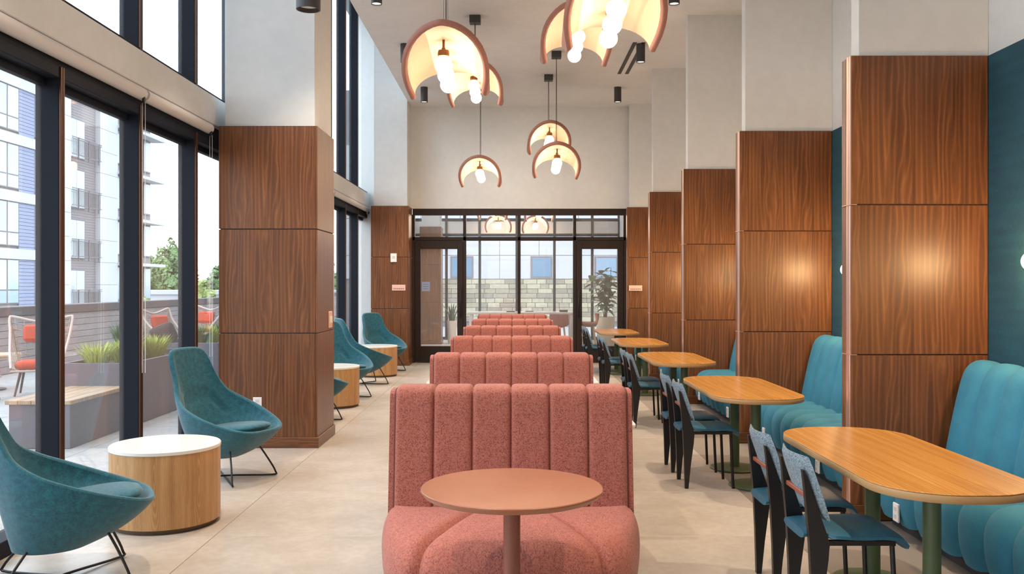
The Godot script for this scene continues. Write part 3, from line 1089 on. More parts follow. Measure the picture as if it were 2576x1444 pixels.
func build_terrace() -> void:
	var t := thing("pavement", "pale concrete terrace paving outside the windows", "paving", Vector3.ZERO, 0.0, "", "structure")
	var s := begin()
	slab(s, Vector3(-9.2, -0.4, 4.0), Vector3(-3.14, -0.03, -46.0))
	part("bed", s, mats["grout"], t)
	s = begin()
	box(s, Vector3(0, -0.02, 0), Vector3(0.995, 0.03, 0.995), 0.003)
	var mesh := done(s)
	for i in 6:
		for j in 26:
			put("paver", mesh, mats["concrete paver"], t, Transform3D(Basis.IDENTITY, Vector3(-3.64 - i, 0, -0.6 - j)))
	var p := thing("parapet_wall", "grey boarded terrace parapet with a dark cap", "wall", Vector3.ZERO, 0.0, "", "structure")
	s = begin()
	slab(s, Vector3(-9.3, -0.3, 4.0), Vector3(-9.06, 1.1, -46.0))
	part("core", s, mats["plinth"], p)
	for k in 8:
		for j in 5:
			s = begin()
			slab(s, Vector3(-9.06, 0.005 + k * 0.128, 3.9 - j * 10.0), Vector3(-9.03, 0.125 + k * 0.128, -6.08 - j * 10.0), 0.004)
			part("board", s, mats["parapet board"], p)
	s = begin()
	slab(s, Vector3(-9.34, 1.03, 4.0), Vector3(-9.0, 1.20, -46.0), 0.01)
	part("cap", s, mats["parapet cap"], p)

	# bench with planter behind it, and a second planter
	t = thing("terrace_bench", "timber topped grey bench against the terrace planter", "bench", Vector3(-4.62, 0, -9.35))
	s = begin()
	slab(s, Vector3(-0.30, 0, 0.62), Vector3(0.30, 0.43, -0.62), 0.004)
	part("body", s, mats["planter metal"], t)
	for k in 5:
		s = begin()
		slab(s, Vector3(-0.325 + 0.13 * k, 0.43, 0.65), Vector3(-0.20 + 0.13 * k, 0.47, -0.64), 0.004)
		part("slat", s, mats["bench timber"], t)
	planter("terrace_planter", "long grey metal planter behind the timber bench", Vector3(-5.05, 0, -10.0), Vector3(-4.30, 0.72, -12.3))
	planter("terrace_planter", "grey metal planter standing beyond the bench planter", Vector3(-5.5, 0, -13.5), Vector3(-4.45, 0.72, -16.5))
	var grp := "plants in the terrace planters"
	for k in 5:
		tuft("ornamental_grass", "yellow green grass tuft in the bench planter, %s from the bench" % WORDS[k], Vector3(-4.68 + 0.12 * (k % 2) - 0.08, 0.66, -10.25 - 0.42 * k), 200, 0.30, 0.24, mats["grass leaf"], 0.006, grp)
	tuft("evergreen_shrub", "dark green bushy shrub rising among the bench planter grass", Vector3(-4.86, 0.66, -11.3), 420, 0.48, 0.22, mats["shrub leaf"], 0.010, grp)
	for k in 4:
		tuft("flowering_plant", "low leafy plant in the planter beyond, %s from the bench" % WORDS[k], Vector3(-4.9, 0.66, -13.9 - 0.6 * k), 170, 0.32, 0.24, mats["shrub leaf" if k % 2 == 0 else "grass leaf"], 0.009, grp)

	rope_chair("woven rope chair with orange cushions facing the bench", Vector3(-6.95, 0, -13.1), 0.35, true)
	rope_chair("woven rope chair with orange cushions beyond the bench planter", Vector3(-6.6, 0, -17.2), 1.3, true)
	rope_chair("woven rope chair with orange cushions by the parapet corner", Vector3(-6.9, 0, -19.6), -0.5, true)
	t = thing("ottoman", "low orange cushioned footstool beside the rope chair", "footstool", Vector3(-7.35, 0, -12.2), 0.2)
	s = begin()
	plate(s, 0.55, 0.5, 0.1, 0.34, 0.46, 0.045)
	part("cushion", s, mats["orange cushion"], t)
	s = begin()
	plate(s, 0.56, 0.5, 0.05, 0.31, 0.335, 0.005)
	part("frame", s, mats["pale frame"], t)
	for sx in [-1.0, 1.0]:
		for sz in [-1.0, 1.0]:
			s = begin()
			tube(s, [Vector3(sx * 0.2, 0.315, sz * 0.16), Vector3(sx * 0.25, 0, sz * 0.21)], 0.018, 8, true, 0.012)
			part("leg", s, mats["bark"], t)
	t = thing("terrace_table", "low pale terrace table beside the rope chair", "table", Vector3(-7.95, 0, -13.6))
	s = begin()
	lathe(s, [Vector2(0, 0.50), Vector2(0.42, 0.50), Vector2(0.43, 0.52), Vector2(0.42, 0.54), Vector2(0, 0.54)], 28)
	part("tabletop", s, mats["bench timber"], t)
	s = begin()
	tube(s, [Vector3(0, 0.5, 0), Vector3(0, 0.02, 0)], 0.04, 10)
	part("pedestal", s, mats["charcoal metal"], t)
	s = begin()
	lathe(s, [Vector2(0, 0), Vector2(0.22, 0.0), Vector2(0.22, 0.02), Vector2(0.0, 0.025)], 24)
	part("foot", s, mats["charcoal metal"], t)
	t = thing("throw_pillow", "dark square pillow leaning on the planter rim", "pillow", Vector3(-5.32, 0.84, -13.62), 0.5)
	s = begin()
	var rows := []
	for i in 13:
		var a := PI * i / 12.0
		var ring := PackedVector3Array()
		for k in 25:
			var b := TAU * k / 24.0
			var sx := signf(cos(b)) * pow(absf(cos(b)), 0.45)
			var sy := signf(sin(b)) * pow(absf(sin(b)), 0.45)
			ring.append(Vector3(sx * 0.19 * sin(a), sy * 0.16 * sin(a), cos(a) * 0.07))
		rows.append(ring)
	grid(s, rows)
	part("cover", s, mats["dark cushion"], t)
	t.rotation.z = 0.4

# ---------------------------------------------------------------- the city beyond
func crown(s: SurfaceTool, c: Vector3, r: Vector3, count: int, size: float) -> void:
	for k in count:
		var d := Vector3(rng.randfn(), rng.randfn(), rng.randfn()).normalized()
		var lump := 0.75 + 0.25 * sin(d.x * 5.0 + c.x) * sin(d.y * 4.0 + 1.0 + c.z)
		var p := c + d * r * lump * pow(rng.randf(), 0.18)
		var u := Vector3(rng.randfn(), rng.randfn(), rng.randfn()).normalized() * size
		var v := d.cross(u).normalized() * size * 0.8
		face(s, [p - u - v, p + u - v * 0.4, p + v, p - u * 0.6 + v * 0.6], d)

func tree(label: String, at: Vector3, height: float, width: float, m: Material) -> void:
	var t := thing("street_tree", label, "tree", at, 0.0, "trees beyond the terrace")
	var s := begin()
	tube(s, [Vector3(0, 0, 0), Vector3(0.1, height * 0.3, 0), Vector3(0, height * 0.6, 0.1)], 0.2, 8, true, 0.08)
	part("trunk", s, mats["bark"], t)
	s = begin()
	for k in 5:
		var a := TAU * k / 5.0
		crown(s, Vector3(cos(a) * width * 0.25, height * (0.58 + 0.1 * sin(a * 2.0 + at.x)), sin(a) * width * 0.25), Vector3(width * 0.34, height * 0.26, width * 0.34), 420, 0.28)
	crown(s, Vector3(0, height * 0.76, 0), Vector3(width * 0.3, height * 0.24, width * 0.3), 420, 0.28)
	tag(part("crown", s, m, t), "", "", "", "stuff")

func build_city() -> void:
	var g := thing("ground", "grey city ground below the terrace", "ground", Vector3.ZERO, 0.0, "", "structure")
	var s := begin()
	slab(s, Vector3(-160, -4.4, 60), Vector3(-9.4, -4.0, -260))
	slab(s, Vector3(-9.4, -4.4, -46.2), Vector3(120, -4.0, -260))
	part("asphalt", s, mats["city ground"], g)
	g = thing("pavement", "pale yard paving in front of the stone based building", "paving", Vector3.ZERO, 0.0, "", "structure")
	s = begin()
	slab(s, Vector3(-3.1, -0.3, -26.2), Vector3(18, 0.0, -34.0))
	part("slab", s, mats["concrete paver"], g)

	# the apartment block: its long side runs along z at x = -25.7 and looks towards +x
	var b := thing("apartment_building", "pale apartment block with bays of windows and balconies across the street", "building", Vector3(-25.7, 0, 0))
	var top := 12.75
	s = begin()
	slab(s, Vector3(-9, -4.2, -14.0), Vector3(-0.4, top, -64.4))
	part("wall", s, mats["facade grey siding"], b)
	var floors := [-2.95, 0.05, 3.05, 6.05, 9.05, 12.05]
	var bays := [[16.2, 18.5], [20.0, 22.3], [24.6, 26.9], [28.6, 30.9], [33.4, 35.7], [36.9, 39.2], [40.9, 43.2], [44.8, 47.1], [48.6, 50.9]]
	for bay in bays:
		for f in floors.size() - 1:
			var y0: float = floors[f] + 0.55
			var y1: float = floors[f + 1] - 0.12
			var w := frame_bar("window", Vector3(-0.42, y0, -bay[0]), Vector3(-0.30, y1, -bay[1]), mats["facade frame"], b)
			for k in 2:
				var za: float = lerpf(bay[0], bay[1], 0.04 + 0.5 * k)
				var zb: float = lerpf(bay[0], bay[1], 0.48 + 0.48 * k)
				s = begin()
				slab(s, Vector3(-0.31, y0 + 0.75, -za), Vector3(-0.285, y1 - 0.06, -zb))
				part("pane", s, mats["facade glass" if (f + k) % 2 == 0 else "facade blind"], w)
				s = begin()
				slab(s, Vector3(-0.31, y0 + 0.06, -za), Vector3(-0.285, y0 + 0.68, -zb))
				part("pane", s, mats["facade blind" if f % 2 == 0 else "facade glass"], w)
	for zone in [[14.0, 16.2], [18.5, 20.0], [22.3, 24.6], [26.9, 28.6], [30.9, 33.4], [35.7, 36.9], [39.2, 40.9], [43.2, 44.8], [47.1, 48.6]]:
		s = begin()
		var y := -4.0
		while y < top:
			slab(s, Vector3(-0.4, y, -zone[0]), Vector3(-0.30, y + 0.17, -zone[1]))
			y += 0.19
		tag(part("siding", s, mats["facade blue siding"], b), "blue grey lap siding", "", "", "stuff")
	for f in floors:
		frame_bar("floor_band", Vector3(-0.42, f - 0.12, -14.0), Vector3(-0.22, f + 0.42, -50.9), mats["facade white"], b)
	for pr in [[50.9, 52.2], [55.9, 58.4]]:
		for k in 12:
			s = begin()
			slab(s, Vector3(-0.42, -4.0 + 1.4 * k, -pr[0]), Vector3(-0.08, -4.0 + 1.4 * k + 1.385, -pr[1]), 0.006)
			part("pier_panel", s, mats["facade white"], b)
	# recess with balconies
	s = begin()
	var yy := -4.0
	while yy < top:
		slab(s, Vector3(-0.5, yy, -52.2), Vector3(-0.38, yy + 0.14, -55.9))
		yy += 0.16
	tag(part("siding", s, mats["facade grey siding"], b), "grey lap siding", "", "", "stuff")
	for f in floors.size() - 1:
		var y0: float = floors[f] + 0.1
		var w := frame_bar("window", Vector3(-0.4, y0, -52.3), Vector3(-0.33, y0 + 2.35, -54.4), mats["facade frame"], b)
		for k in 2:
			s = begin()
			slab(s, Vector3(-0.335, y0 + 0.05, -52.36 - 1.0 * k), Vector3(-0.31, y0 + 2.28, -53.32 - 1.0 * k))
			part("pane", s, mats["facade blind" if k == 1 else "facade glass"], w)
		s = begin()
		for yb in [y0 + 0.1, y0 + 1.0, y0 + 1.1]:
			slab(s, Vector3(-0.02, yb, -52.2), Vector3(0.03, yb + 0.05, -55.9))
		for k in 3:
			slab(s, Vector3(-0.03, y0 - 0.15, -52.9 - 1.3 * k), Vector3(0.03, y0 + 1.15, -52.97 - 1.3 * k))
		for k in 24:
			slab(s, Vector3(-0.01, y0 + 0.1, -52.3 - 0.15 * k), Vector3(0.005, y0 + 1.0, -52.315 - 0.15 * k))
		part("balcony_rail", s, mats["facade frame"], b)
	for f in floors.size() - 1:
		for bay in [[58.7, 60.6], [61.0, 62.6], [63.0, 64.2]]:
			var w := frame_bar("window", Vector3(-0.42, floors[f] + 0.5, -bay[0]), Vector3(-0.3, floors[f] + 2.75, -bay[1]), mats["facade frame"], b)
			s = begin()
			slab(s, Vector3(-0.31, floors[f] + 0.58, -bay[0] - 0.07), Vector3(-0.285, floors[f] + 2.67, -bay[1] + 0.07))
			part("pane", s, mats["facade glass"], w)
		frame_bar("balcony_slab", Vector3(-0.5, floors[f + 1] - 0.2, -58.4), Vector3(0.5, floors[f + 1], -64.9), mats["facade white"], b)
	frame_bar("parapet", Vector3(-9, top, -13.9), Vector3(-0.1, top + 0.25, -64.6), mats["facade white"], b)

	# low pale building and trees
	var low := thing("low_building", "long low white building with a flat roof beyond the terrace", "building", Vector3(-30, 0, -92))
	s = begin()
	slab(s, Vector3(-24, -4.2, -10), Vector3(34, 0.6, 0))
	part("wall", s, mats["facade white"], low)
	s = begin()
	slab(s, Vector3(-24.3, 0.6, -10.3), Vector3(34.3, 1.0, 0.3))
	part("roof", s, mats["facade white"], low)
	for k in 10:
		frame_bar("window", Vector3(-20 + 5.2 * k, -2.6, -0.05), Vector3(-17.4 + 5.2 * k, -1.0, 0.06), mats["facade glass"], low)
	var names := ["tall hazy green tree behind the low white building", "broad grey green tree behind the low white building", "rounded olive tree behind the low white building", "dense green tree behind the low building beside the column", "wide crowned tree behind the roof's far end", "slim dark tree behind the roof's far end"]
	for k in 6:
		tree(names[k], Vector3(-47.0 + 5.4 * k, -4, -114 + 4 * (k % 2)), 10.5 + 1.2 * sin(k * 2.1), 5.6, mats["tree leaf"])
	tree("pale young tree standing just outside the parapet", Vector3(-18.6, -4, -54), 6.0, 2.6, mats["tree leaf pale"])
	tree("pale bushy tree between the parapet and the low building", Vector3(-23.4, -4, -56), 5.2, 3.0, mats["tree leaf pale"])

# ---------------------------------------------------------------- salmon booths
func build_booths() -> void:
	var zs := [4.93, 7.25, 9.63, 12.03, 14.42, 16.80]
	var names := ["salmon tweed double booth facing the round terracotta table", "salmon tweed double booth, second from the round table", "salmon tweed double booth, third from the round table", "salmon tweed double booth, fourth from the round table", "salmon tweed double booth, fifth from the round table", "salmon tweed double booth standing before the glass doors"]
	var t := thing("booth", names[0], "booth", Vector3(-0.01, 0, -zs[0]), 0.0, "salmon booths along the middle of the room")
	var fab: Material = mats["salmon tweed"]
	var half := 0.622
	# back channels run up the front, over the top and down the rear
	var keys := [Vector3(0, 0.385, 0.190), Vector3(0, 0.60, 0.160), Vector3(0, 0.82, 0.130), Vector3(0, 0.985, 0.106), Vector3(0, 1.018, 0.088), Vector3(0, 1.028, 0.050), Vector3(0, 1.028, 0.0)]
	var path := smooth_path(keys, 4)
	var n := path.size()
	for i in range(n - 2, -1, -1): path.append(Vector3(0, path[i].y, -path[i].z))
	for k in 6:
		var s := begin()
		channel(s, path, Vector3.RIGHT, -half + k * 2.0 * half / 6.0, -half + (k + 1) * 2.0 * half / 6.0, 0.021, Vector3(0, 0.55, 0), 24, 13.0)
		part("back_channel", s, fab, t)
	for sg in [-1.0, 1.0]:
		var poly := []
		for p in path: poly.append(Vector2(p.z, p.y))
		var s := begin()
		prism(s, poly, 0.014, Transform3D(Basis(Vector3(0, 0, 1), Vector3.UP, Vector3(-1, 0, 0)), Vector3(sg * (half + 0.016), 0, 0)))
		part("side_panel", s, fab, t)
		s = begin()
		var edge := []
		for p in path: edge.append(p + Vector3(sg * (half - 0.001), 0, 0))
		tube(s, edge, 0.007, 6)
		part("piping", s, mats["booth piping"], t)
	# seats: three stuffed segments fanning out on either side
	var front := smooth_path([Vector3(-0.648, 0, 0.19), Vector3(-0.632, 0, 0.42), Vector3(-0.588, 0, 0.63), Vector3(-0.52, 0, 0.775), Vector3(-0.42, 0, 0.855), Vector3(-0.2, 0, 0.885), Vector3(0, 0, 0.89), Vector3(0.2, 0, 0.885), Vector3(0.42, 0, 0.855), Vector3(0.52, 0, 0.775), Vector3(0.588, 0, 0.63), Vector3(0.632, 0, 0.42), Vector3(0.648, 0, 0.19)], 6)
	var back_x := [-0.646, -0.14, 0.14, 0.646]
	var cut := [0, 24, 48, 72]
	for side in [1.0, -1.0]:
		for g in 3:
			var rows := []
			var cnt: int = cut[g + 1] - cut[g]
			for i in cnt + 1:
				var u := float(i) / cnt
				var c: Vector3 = front[cut[g] + i]
				var bk := Vector3(lerpf(back_x[g], back_x[g + 1], u), 0, 0.16)
				var out := (c - bk)
				out.y = 0
				out = out.normalized() if out.length() > 0.05 else Vector3(signf(c.x), 0, 0)
				var e := absf(2.0 * u - 1.0)
				var lip := 0.036 * (1.0 - pow(e, 18.0))
				var ring := PackedVector3Array()
				# from the back over the rounded front edge down to the plinth
				var r := lerpf(0.06, 0.13, smoothstep(0.25, 0.75, c.z))
				for q in 5:
					var v := q / 5.0
					ring.append(bk.lerp(c - out * r, v) + Vector3(0, 0.385 + lip + 0.012 * sin(PI * v), 0))
				for q in 9:
					var a := PI * 0.5 * q / 8.0
					ring.append(c - out * r + out * (r * sin(a) + lip * sin(a)) + Vector3(0, 0.385 - r + r * cos(a) + lip * cos(a), 0))
				for q in 5:
					var v := (q + 1) / 5.0
					ring.append(c + out * (lip - 0.045 * v * v) + Vector3(0, lerpf(0.385 - r, 0.105, v), 0))
				for q in ring.size(): ring[q] = Vector3(ring[q].x, ring[q].y, ring[q].z * side)
				rows.append(ring)
			var s := begin()
			grid(s, rows, false, Vector3(0, 0.1, 0.3 * side))
			part("seat_cushion", s, fab, t)
		var s := begin()
		var ring0 := PackedVector3Array()
		var ring1 := PackedVector3Array()
		for p in front:
			ring0.append(Vector3(p.x * 0.90, 0.0, p.z * 0.90 * side))
			ring1.append(Vector3(p.x * 0.90, 0.13, p.z * 0.90 * side))
		grid(s, [ring0, ring1], false, Vector3(0, 0, 0.3 * side))
		part("plinth", s, mats["plinth"], t)
	for k in range(1, zs.size()):
		copy_of(t, Vector3(-0.01, 0, -zs[k]), 0.0, names[k])

	# white tables between the booths
	var spots := ["between the first and second booths from the round table", "between the second and third booths from the round table", "between the third and fourth booths from the round table", "between the fourth and fifth booths from the round table", "between the last two booths before the glass doors"]
	var tab: Node3D
	for k in 5:
		var at := Vector3(0.0, 0, -(zs[k] + zs[k + 1]) * 0.5)
		if k == 0:
			tab = thing("booth_table", "white table " + spots[0], "table", at, 0.0, "white tables between the booths")
			var s := begin()
			plate(s, 1.52, 1.2, 0.04, 0.715, 0.74, 0.004)
			part("tabletop", s, mats["white laminate"], tab)
			for sx in [-1.0, 1.0]:
				s = begin()
				tube(s, [Vector3(sx * 0.4, 0.715, 0), Vector3(sx * 0.4, 0.02, 0)], 0.036, 14)
				part("pedestal", s, mats["terracotta steel"], tab)
				s = begin()
				box(s, Vector3(sx * 0.4, 0.011, 0), Vector3(0.42, 0.016, 0.36), 0.005)
				part("foot", s, mats["terracotta steel"], tab)
		else:
			copy_of(tab, at, 0.0, "white table " + spots[k])

	# the round table at the end of the row
	var rt := thing("round_table", "round terracotta pedestal table facing the salmon booth", "table", Vector3(-0.004, 0, -3.80))
	var s := begin()
	lathe(s, [Vector2(0.0, 0.742), Vector2(0.383, 0.742), Vector2(0.386, 0.739), Vector2(0.386, 0.734), Vector2(0.372, 0.716), Vector2(0.0, 0.716)], 72)
	part("tabletop", s, mats["terracotta laminate"], rt)
	s = begin()
	lathe(s, [Vector2(0.036, 0.716), Vector2(0.036, 0.02)], 28)
	part("pedestal", s, mats["terracotta steel"], rt)
	s = begin()
	lathe(s, [Vector2(0.0, 0.022), Vector2(0.215, 0.014), Vector2(0.22, 0.008), Vector2(0.22, 0.0)], 40)
	part("foot", s, mats["terracotta steel"], rt)

# ---------------------------------------------------------------- teal tub chairs and drum tables
func build_tub_chairs() -> void:
	var names := ["teal velvet tub chair facing away beside the first drum table from the entrance", "teal velvet tub chair between the first drum table and the walnut column", "teal velvet tub chair half hidden behind the walnut column", "teal velvet tub chair just past the drum table behind the walnut column", "teal velvet tub chair before the drum table closest to the doors", "teal velvet tub chair beside the walnut column at the glass doors"]
	var spots := [[-2.44, 4.88, 2.05], [-2.38, 7.40, 1.15], [-2.42, 10.62, 2.1], [-2.42, 12.75, 0.75], [-2.40, 14.40, 2.1], [-2.40, 16.65, 0.75]]
	var t := thing("tub_chair", names[0], "armchair", Vector3.ZERO, 0.0, "teal tub chairs along the windows")
	var halfk := [Vector3(0, 0.415, 0.43), Vector3(0.16, 0.418, 0.415), Vector3(0.265, 0.44, 0.34), Vector3(0.335, 0.49, 0.19), Vector3(0.368, 0.555, 0.02), Vector3(0.35, 0.615, -0.12), Vector3(0.29, 0.69, -0.235), Vector3(0.238, 0.81, -0.305), Vector3(0.216, 0.93, -0.362), Vector3(0.195, 1.005, -0.398), Vector3(0.145, 1.045, -0.42), Vector3(0, 1.055, -0.428)]
	var keys := halfk.duplicate()
	for i in range(halfk.size() - 2, 0, -1): keys.append(Vector3(-halfk[i].x, halfk[i].y, halfk[i].z))
	var rim := smooth_path(keys, 4, true)
	var n := rim.size()
	var hub := Vector3(0, 0, -0.05)
	var outer := []
	var inner := []
	for k in 13:
		var u := k / 12.0
		var ro := PackedVector3Array()
		for i in n:
			var p: Vector3 = rim[i]
			var away := Vector3(p.x, 0, p.z - hub.z).normalized()
			var foot := Vector3(away.x * 0.17, 0.185, -0.07 + away.z * 0.19)
			var a := p + away * 0.020
			var mid := a.lerp(foot, 0.5) + away * 0.055 * (1.0 - clampf((p.y - 0.6) * 2.0, 0.0, 0.8)) + Vector3(0, -0.03, 0)
			ro.append(a.lerp(mid, u).lerp(mid.lerp(foot, u), u))
		outer.append(ro)
	for k in 13:
		var u := k / 12.0
		var ri := PackedVector3Array()
		for i in n:
			var p: Vector3 = rim[i]
			var away := Vector3(p.x, 0, p.z - hub.z).normalized()
			var high := clampf((p.y - 0.58) / 0.45, 0.0, 1.0)
			var floor_pt := Vector3(away.x * 0.20, 0.375, 0.03 + away.z * 0.21)
			var a := p - away * 0.020
			var mid := a.lerp(floor_pt, 0.55) + away * (0.07 - 0.03 * high) - Vector3(0, 0.02 + 0.07 * high, 0)
			var q := a.lerp(mid, u).lerp(mid.lerp(floor_pt, u), u)
			if k == 6: q += away * 0.022 * smoothstep(0.1, 0.5, high) - Vector3(0, 0.012 * high, 0)
			ri.append(q)
		inner.append(ri)
	var s := begin()
	grid(s, outer, true, Vector3(0, 0.45, -0.05))
	var bottom: Array = Array(outer[12])
	face(s, bottom, Vector3.DOWN)
	part("outer_shell", s, mats["teal velvet"], t)
	s = begin()
	grid(s, inner, true, Vector3(0, -3.0, 0))
	face(s, Array(inner[12]), Vector3.UP)
	part("inner_shell", s, mats["teal velvet"], t)
	s = begin()
	var lip := []
	for k in 5:
		var a := PI * k / 4.0
		var ring := PackedVector3Array()
		for i in n:
			var p: Vector3 = rim[i]
			var away := Vector3(p.x, 0, p.z - hub.z).normalized()
			ring.append(p + away * 0.020 * cos(a) + Vector3(0, 0.016 * sin(a), 0) + away * 0.004 * sin(a))
		lip.append(ring)
	grid(s, lip, true, Vector3(0, -3.0, 0))
	part("rolled_edge", s, mats["teal velvet"], t)
	# loose seat cushion
	s = begin()
	var rows := []
	for k in 9:
		var a := PI * k / 8.0
		var ring := PackedVector3Array()
		for i in 40:
			var b := TAU * i / 40.0
			var c := signf(cos(b)) * pow(absf(cos(b)), 0.75)
			var d := signf(sin(b)) * pow(absf(sin(b)), 0.75)
			var sn := pow(sin(a), 0.5)
			ring.append(Vector3(c * 0.232 * sn, 0.418 + 0.042 * cos(a) + 0.03 * d * sn + 0.0, 0.10 + d * 0.29 * sn))
		rows.append(ring)
	grid(s, rows, true)
	part("seat_cushion", s, mats["teal velvet"], t)
	# crossed wire base
	for sg in [-1.0, 1.0]:
		s = begin()
		var wire := smooth_path([Vector3(0.17 * sg, 0.27, 0.20), Vector3(0.215 * sg, 0.16, 0.255), Vector3(0.262 * sg, 0.035, 0.305), Vector3(0.235 * sg, 0.009, 0.285), Vector3(0, 0.009 + 0.006 * (1.0 + sg), 0), Vector3(-0.235 * sg, 0.009, -0.285), Vector3(-0.262 * sg, 0.035, -0.305), Vector3(-0.20 * sg, 0.13, -0.24), Vector3(-0.13 * sg, 0.22, -0.17)], 4)
		tube(s, wire, 0.0075, 8)
		part("wire_leg", s, mats["black steel"], t)
	t.position = Vector3(spots[0][0], 0, -spots[0][1])
	t.rotation.y = spots[0][2]
	for k in range(1, spots.size()):
		copy_of(t, Vector3(spots[k][0], 0, -spots[k][1]), spots[k][2], names[k])

	var drums := [[-2.34, 6.03], [-2.38, 11.80], [-2.385, 15.73]]
	var dn := ["round oak drum table with white top between two teal chairs, before the walnut column", "round oak drum table with white top just behind the walnut column", "round oak drum table with white top, closest to the glass doors"]
	var d := thing("drum_table", dn[0], "side table", Vector3(drums[0][0], 0, -drums[0][1]), 0.6, "oak drum tables along the windows")
	s = begin()
	lathe(s, [Vector2(0.352, 0.032), Vector2(0.352, 0.505)], 64, Vector3.ZERO, true, 2.0)
	part("drum", s, mats["oak veneer"], d)
	s = begin()
	lathe(s, [Vector2(0.0, 0.532), Vector2(0.350, 0.532), Vector2(0.356, 0.527), Vector2(0.356, 0.508), Vector2(0.350, 0.504), Vector2(0.0, 0.504)], 64)
	part("tabletop", s, mats["white laminate"], d)
	s = begin()
	lathe(s, [Vector2(0.0, 0.034), Vector2(0.345, 0.034), Vector2(0.330, 0.0), Vector2(0.0, 0.0)], 48)
	part("base", s, mats["bark"], d)
	for k in range(1, 3):
		copy_of(d, Vector3(drums[k][0], 0, -drums[k][1]), 1.9 * k, dn[k])

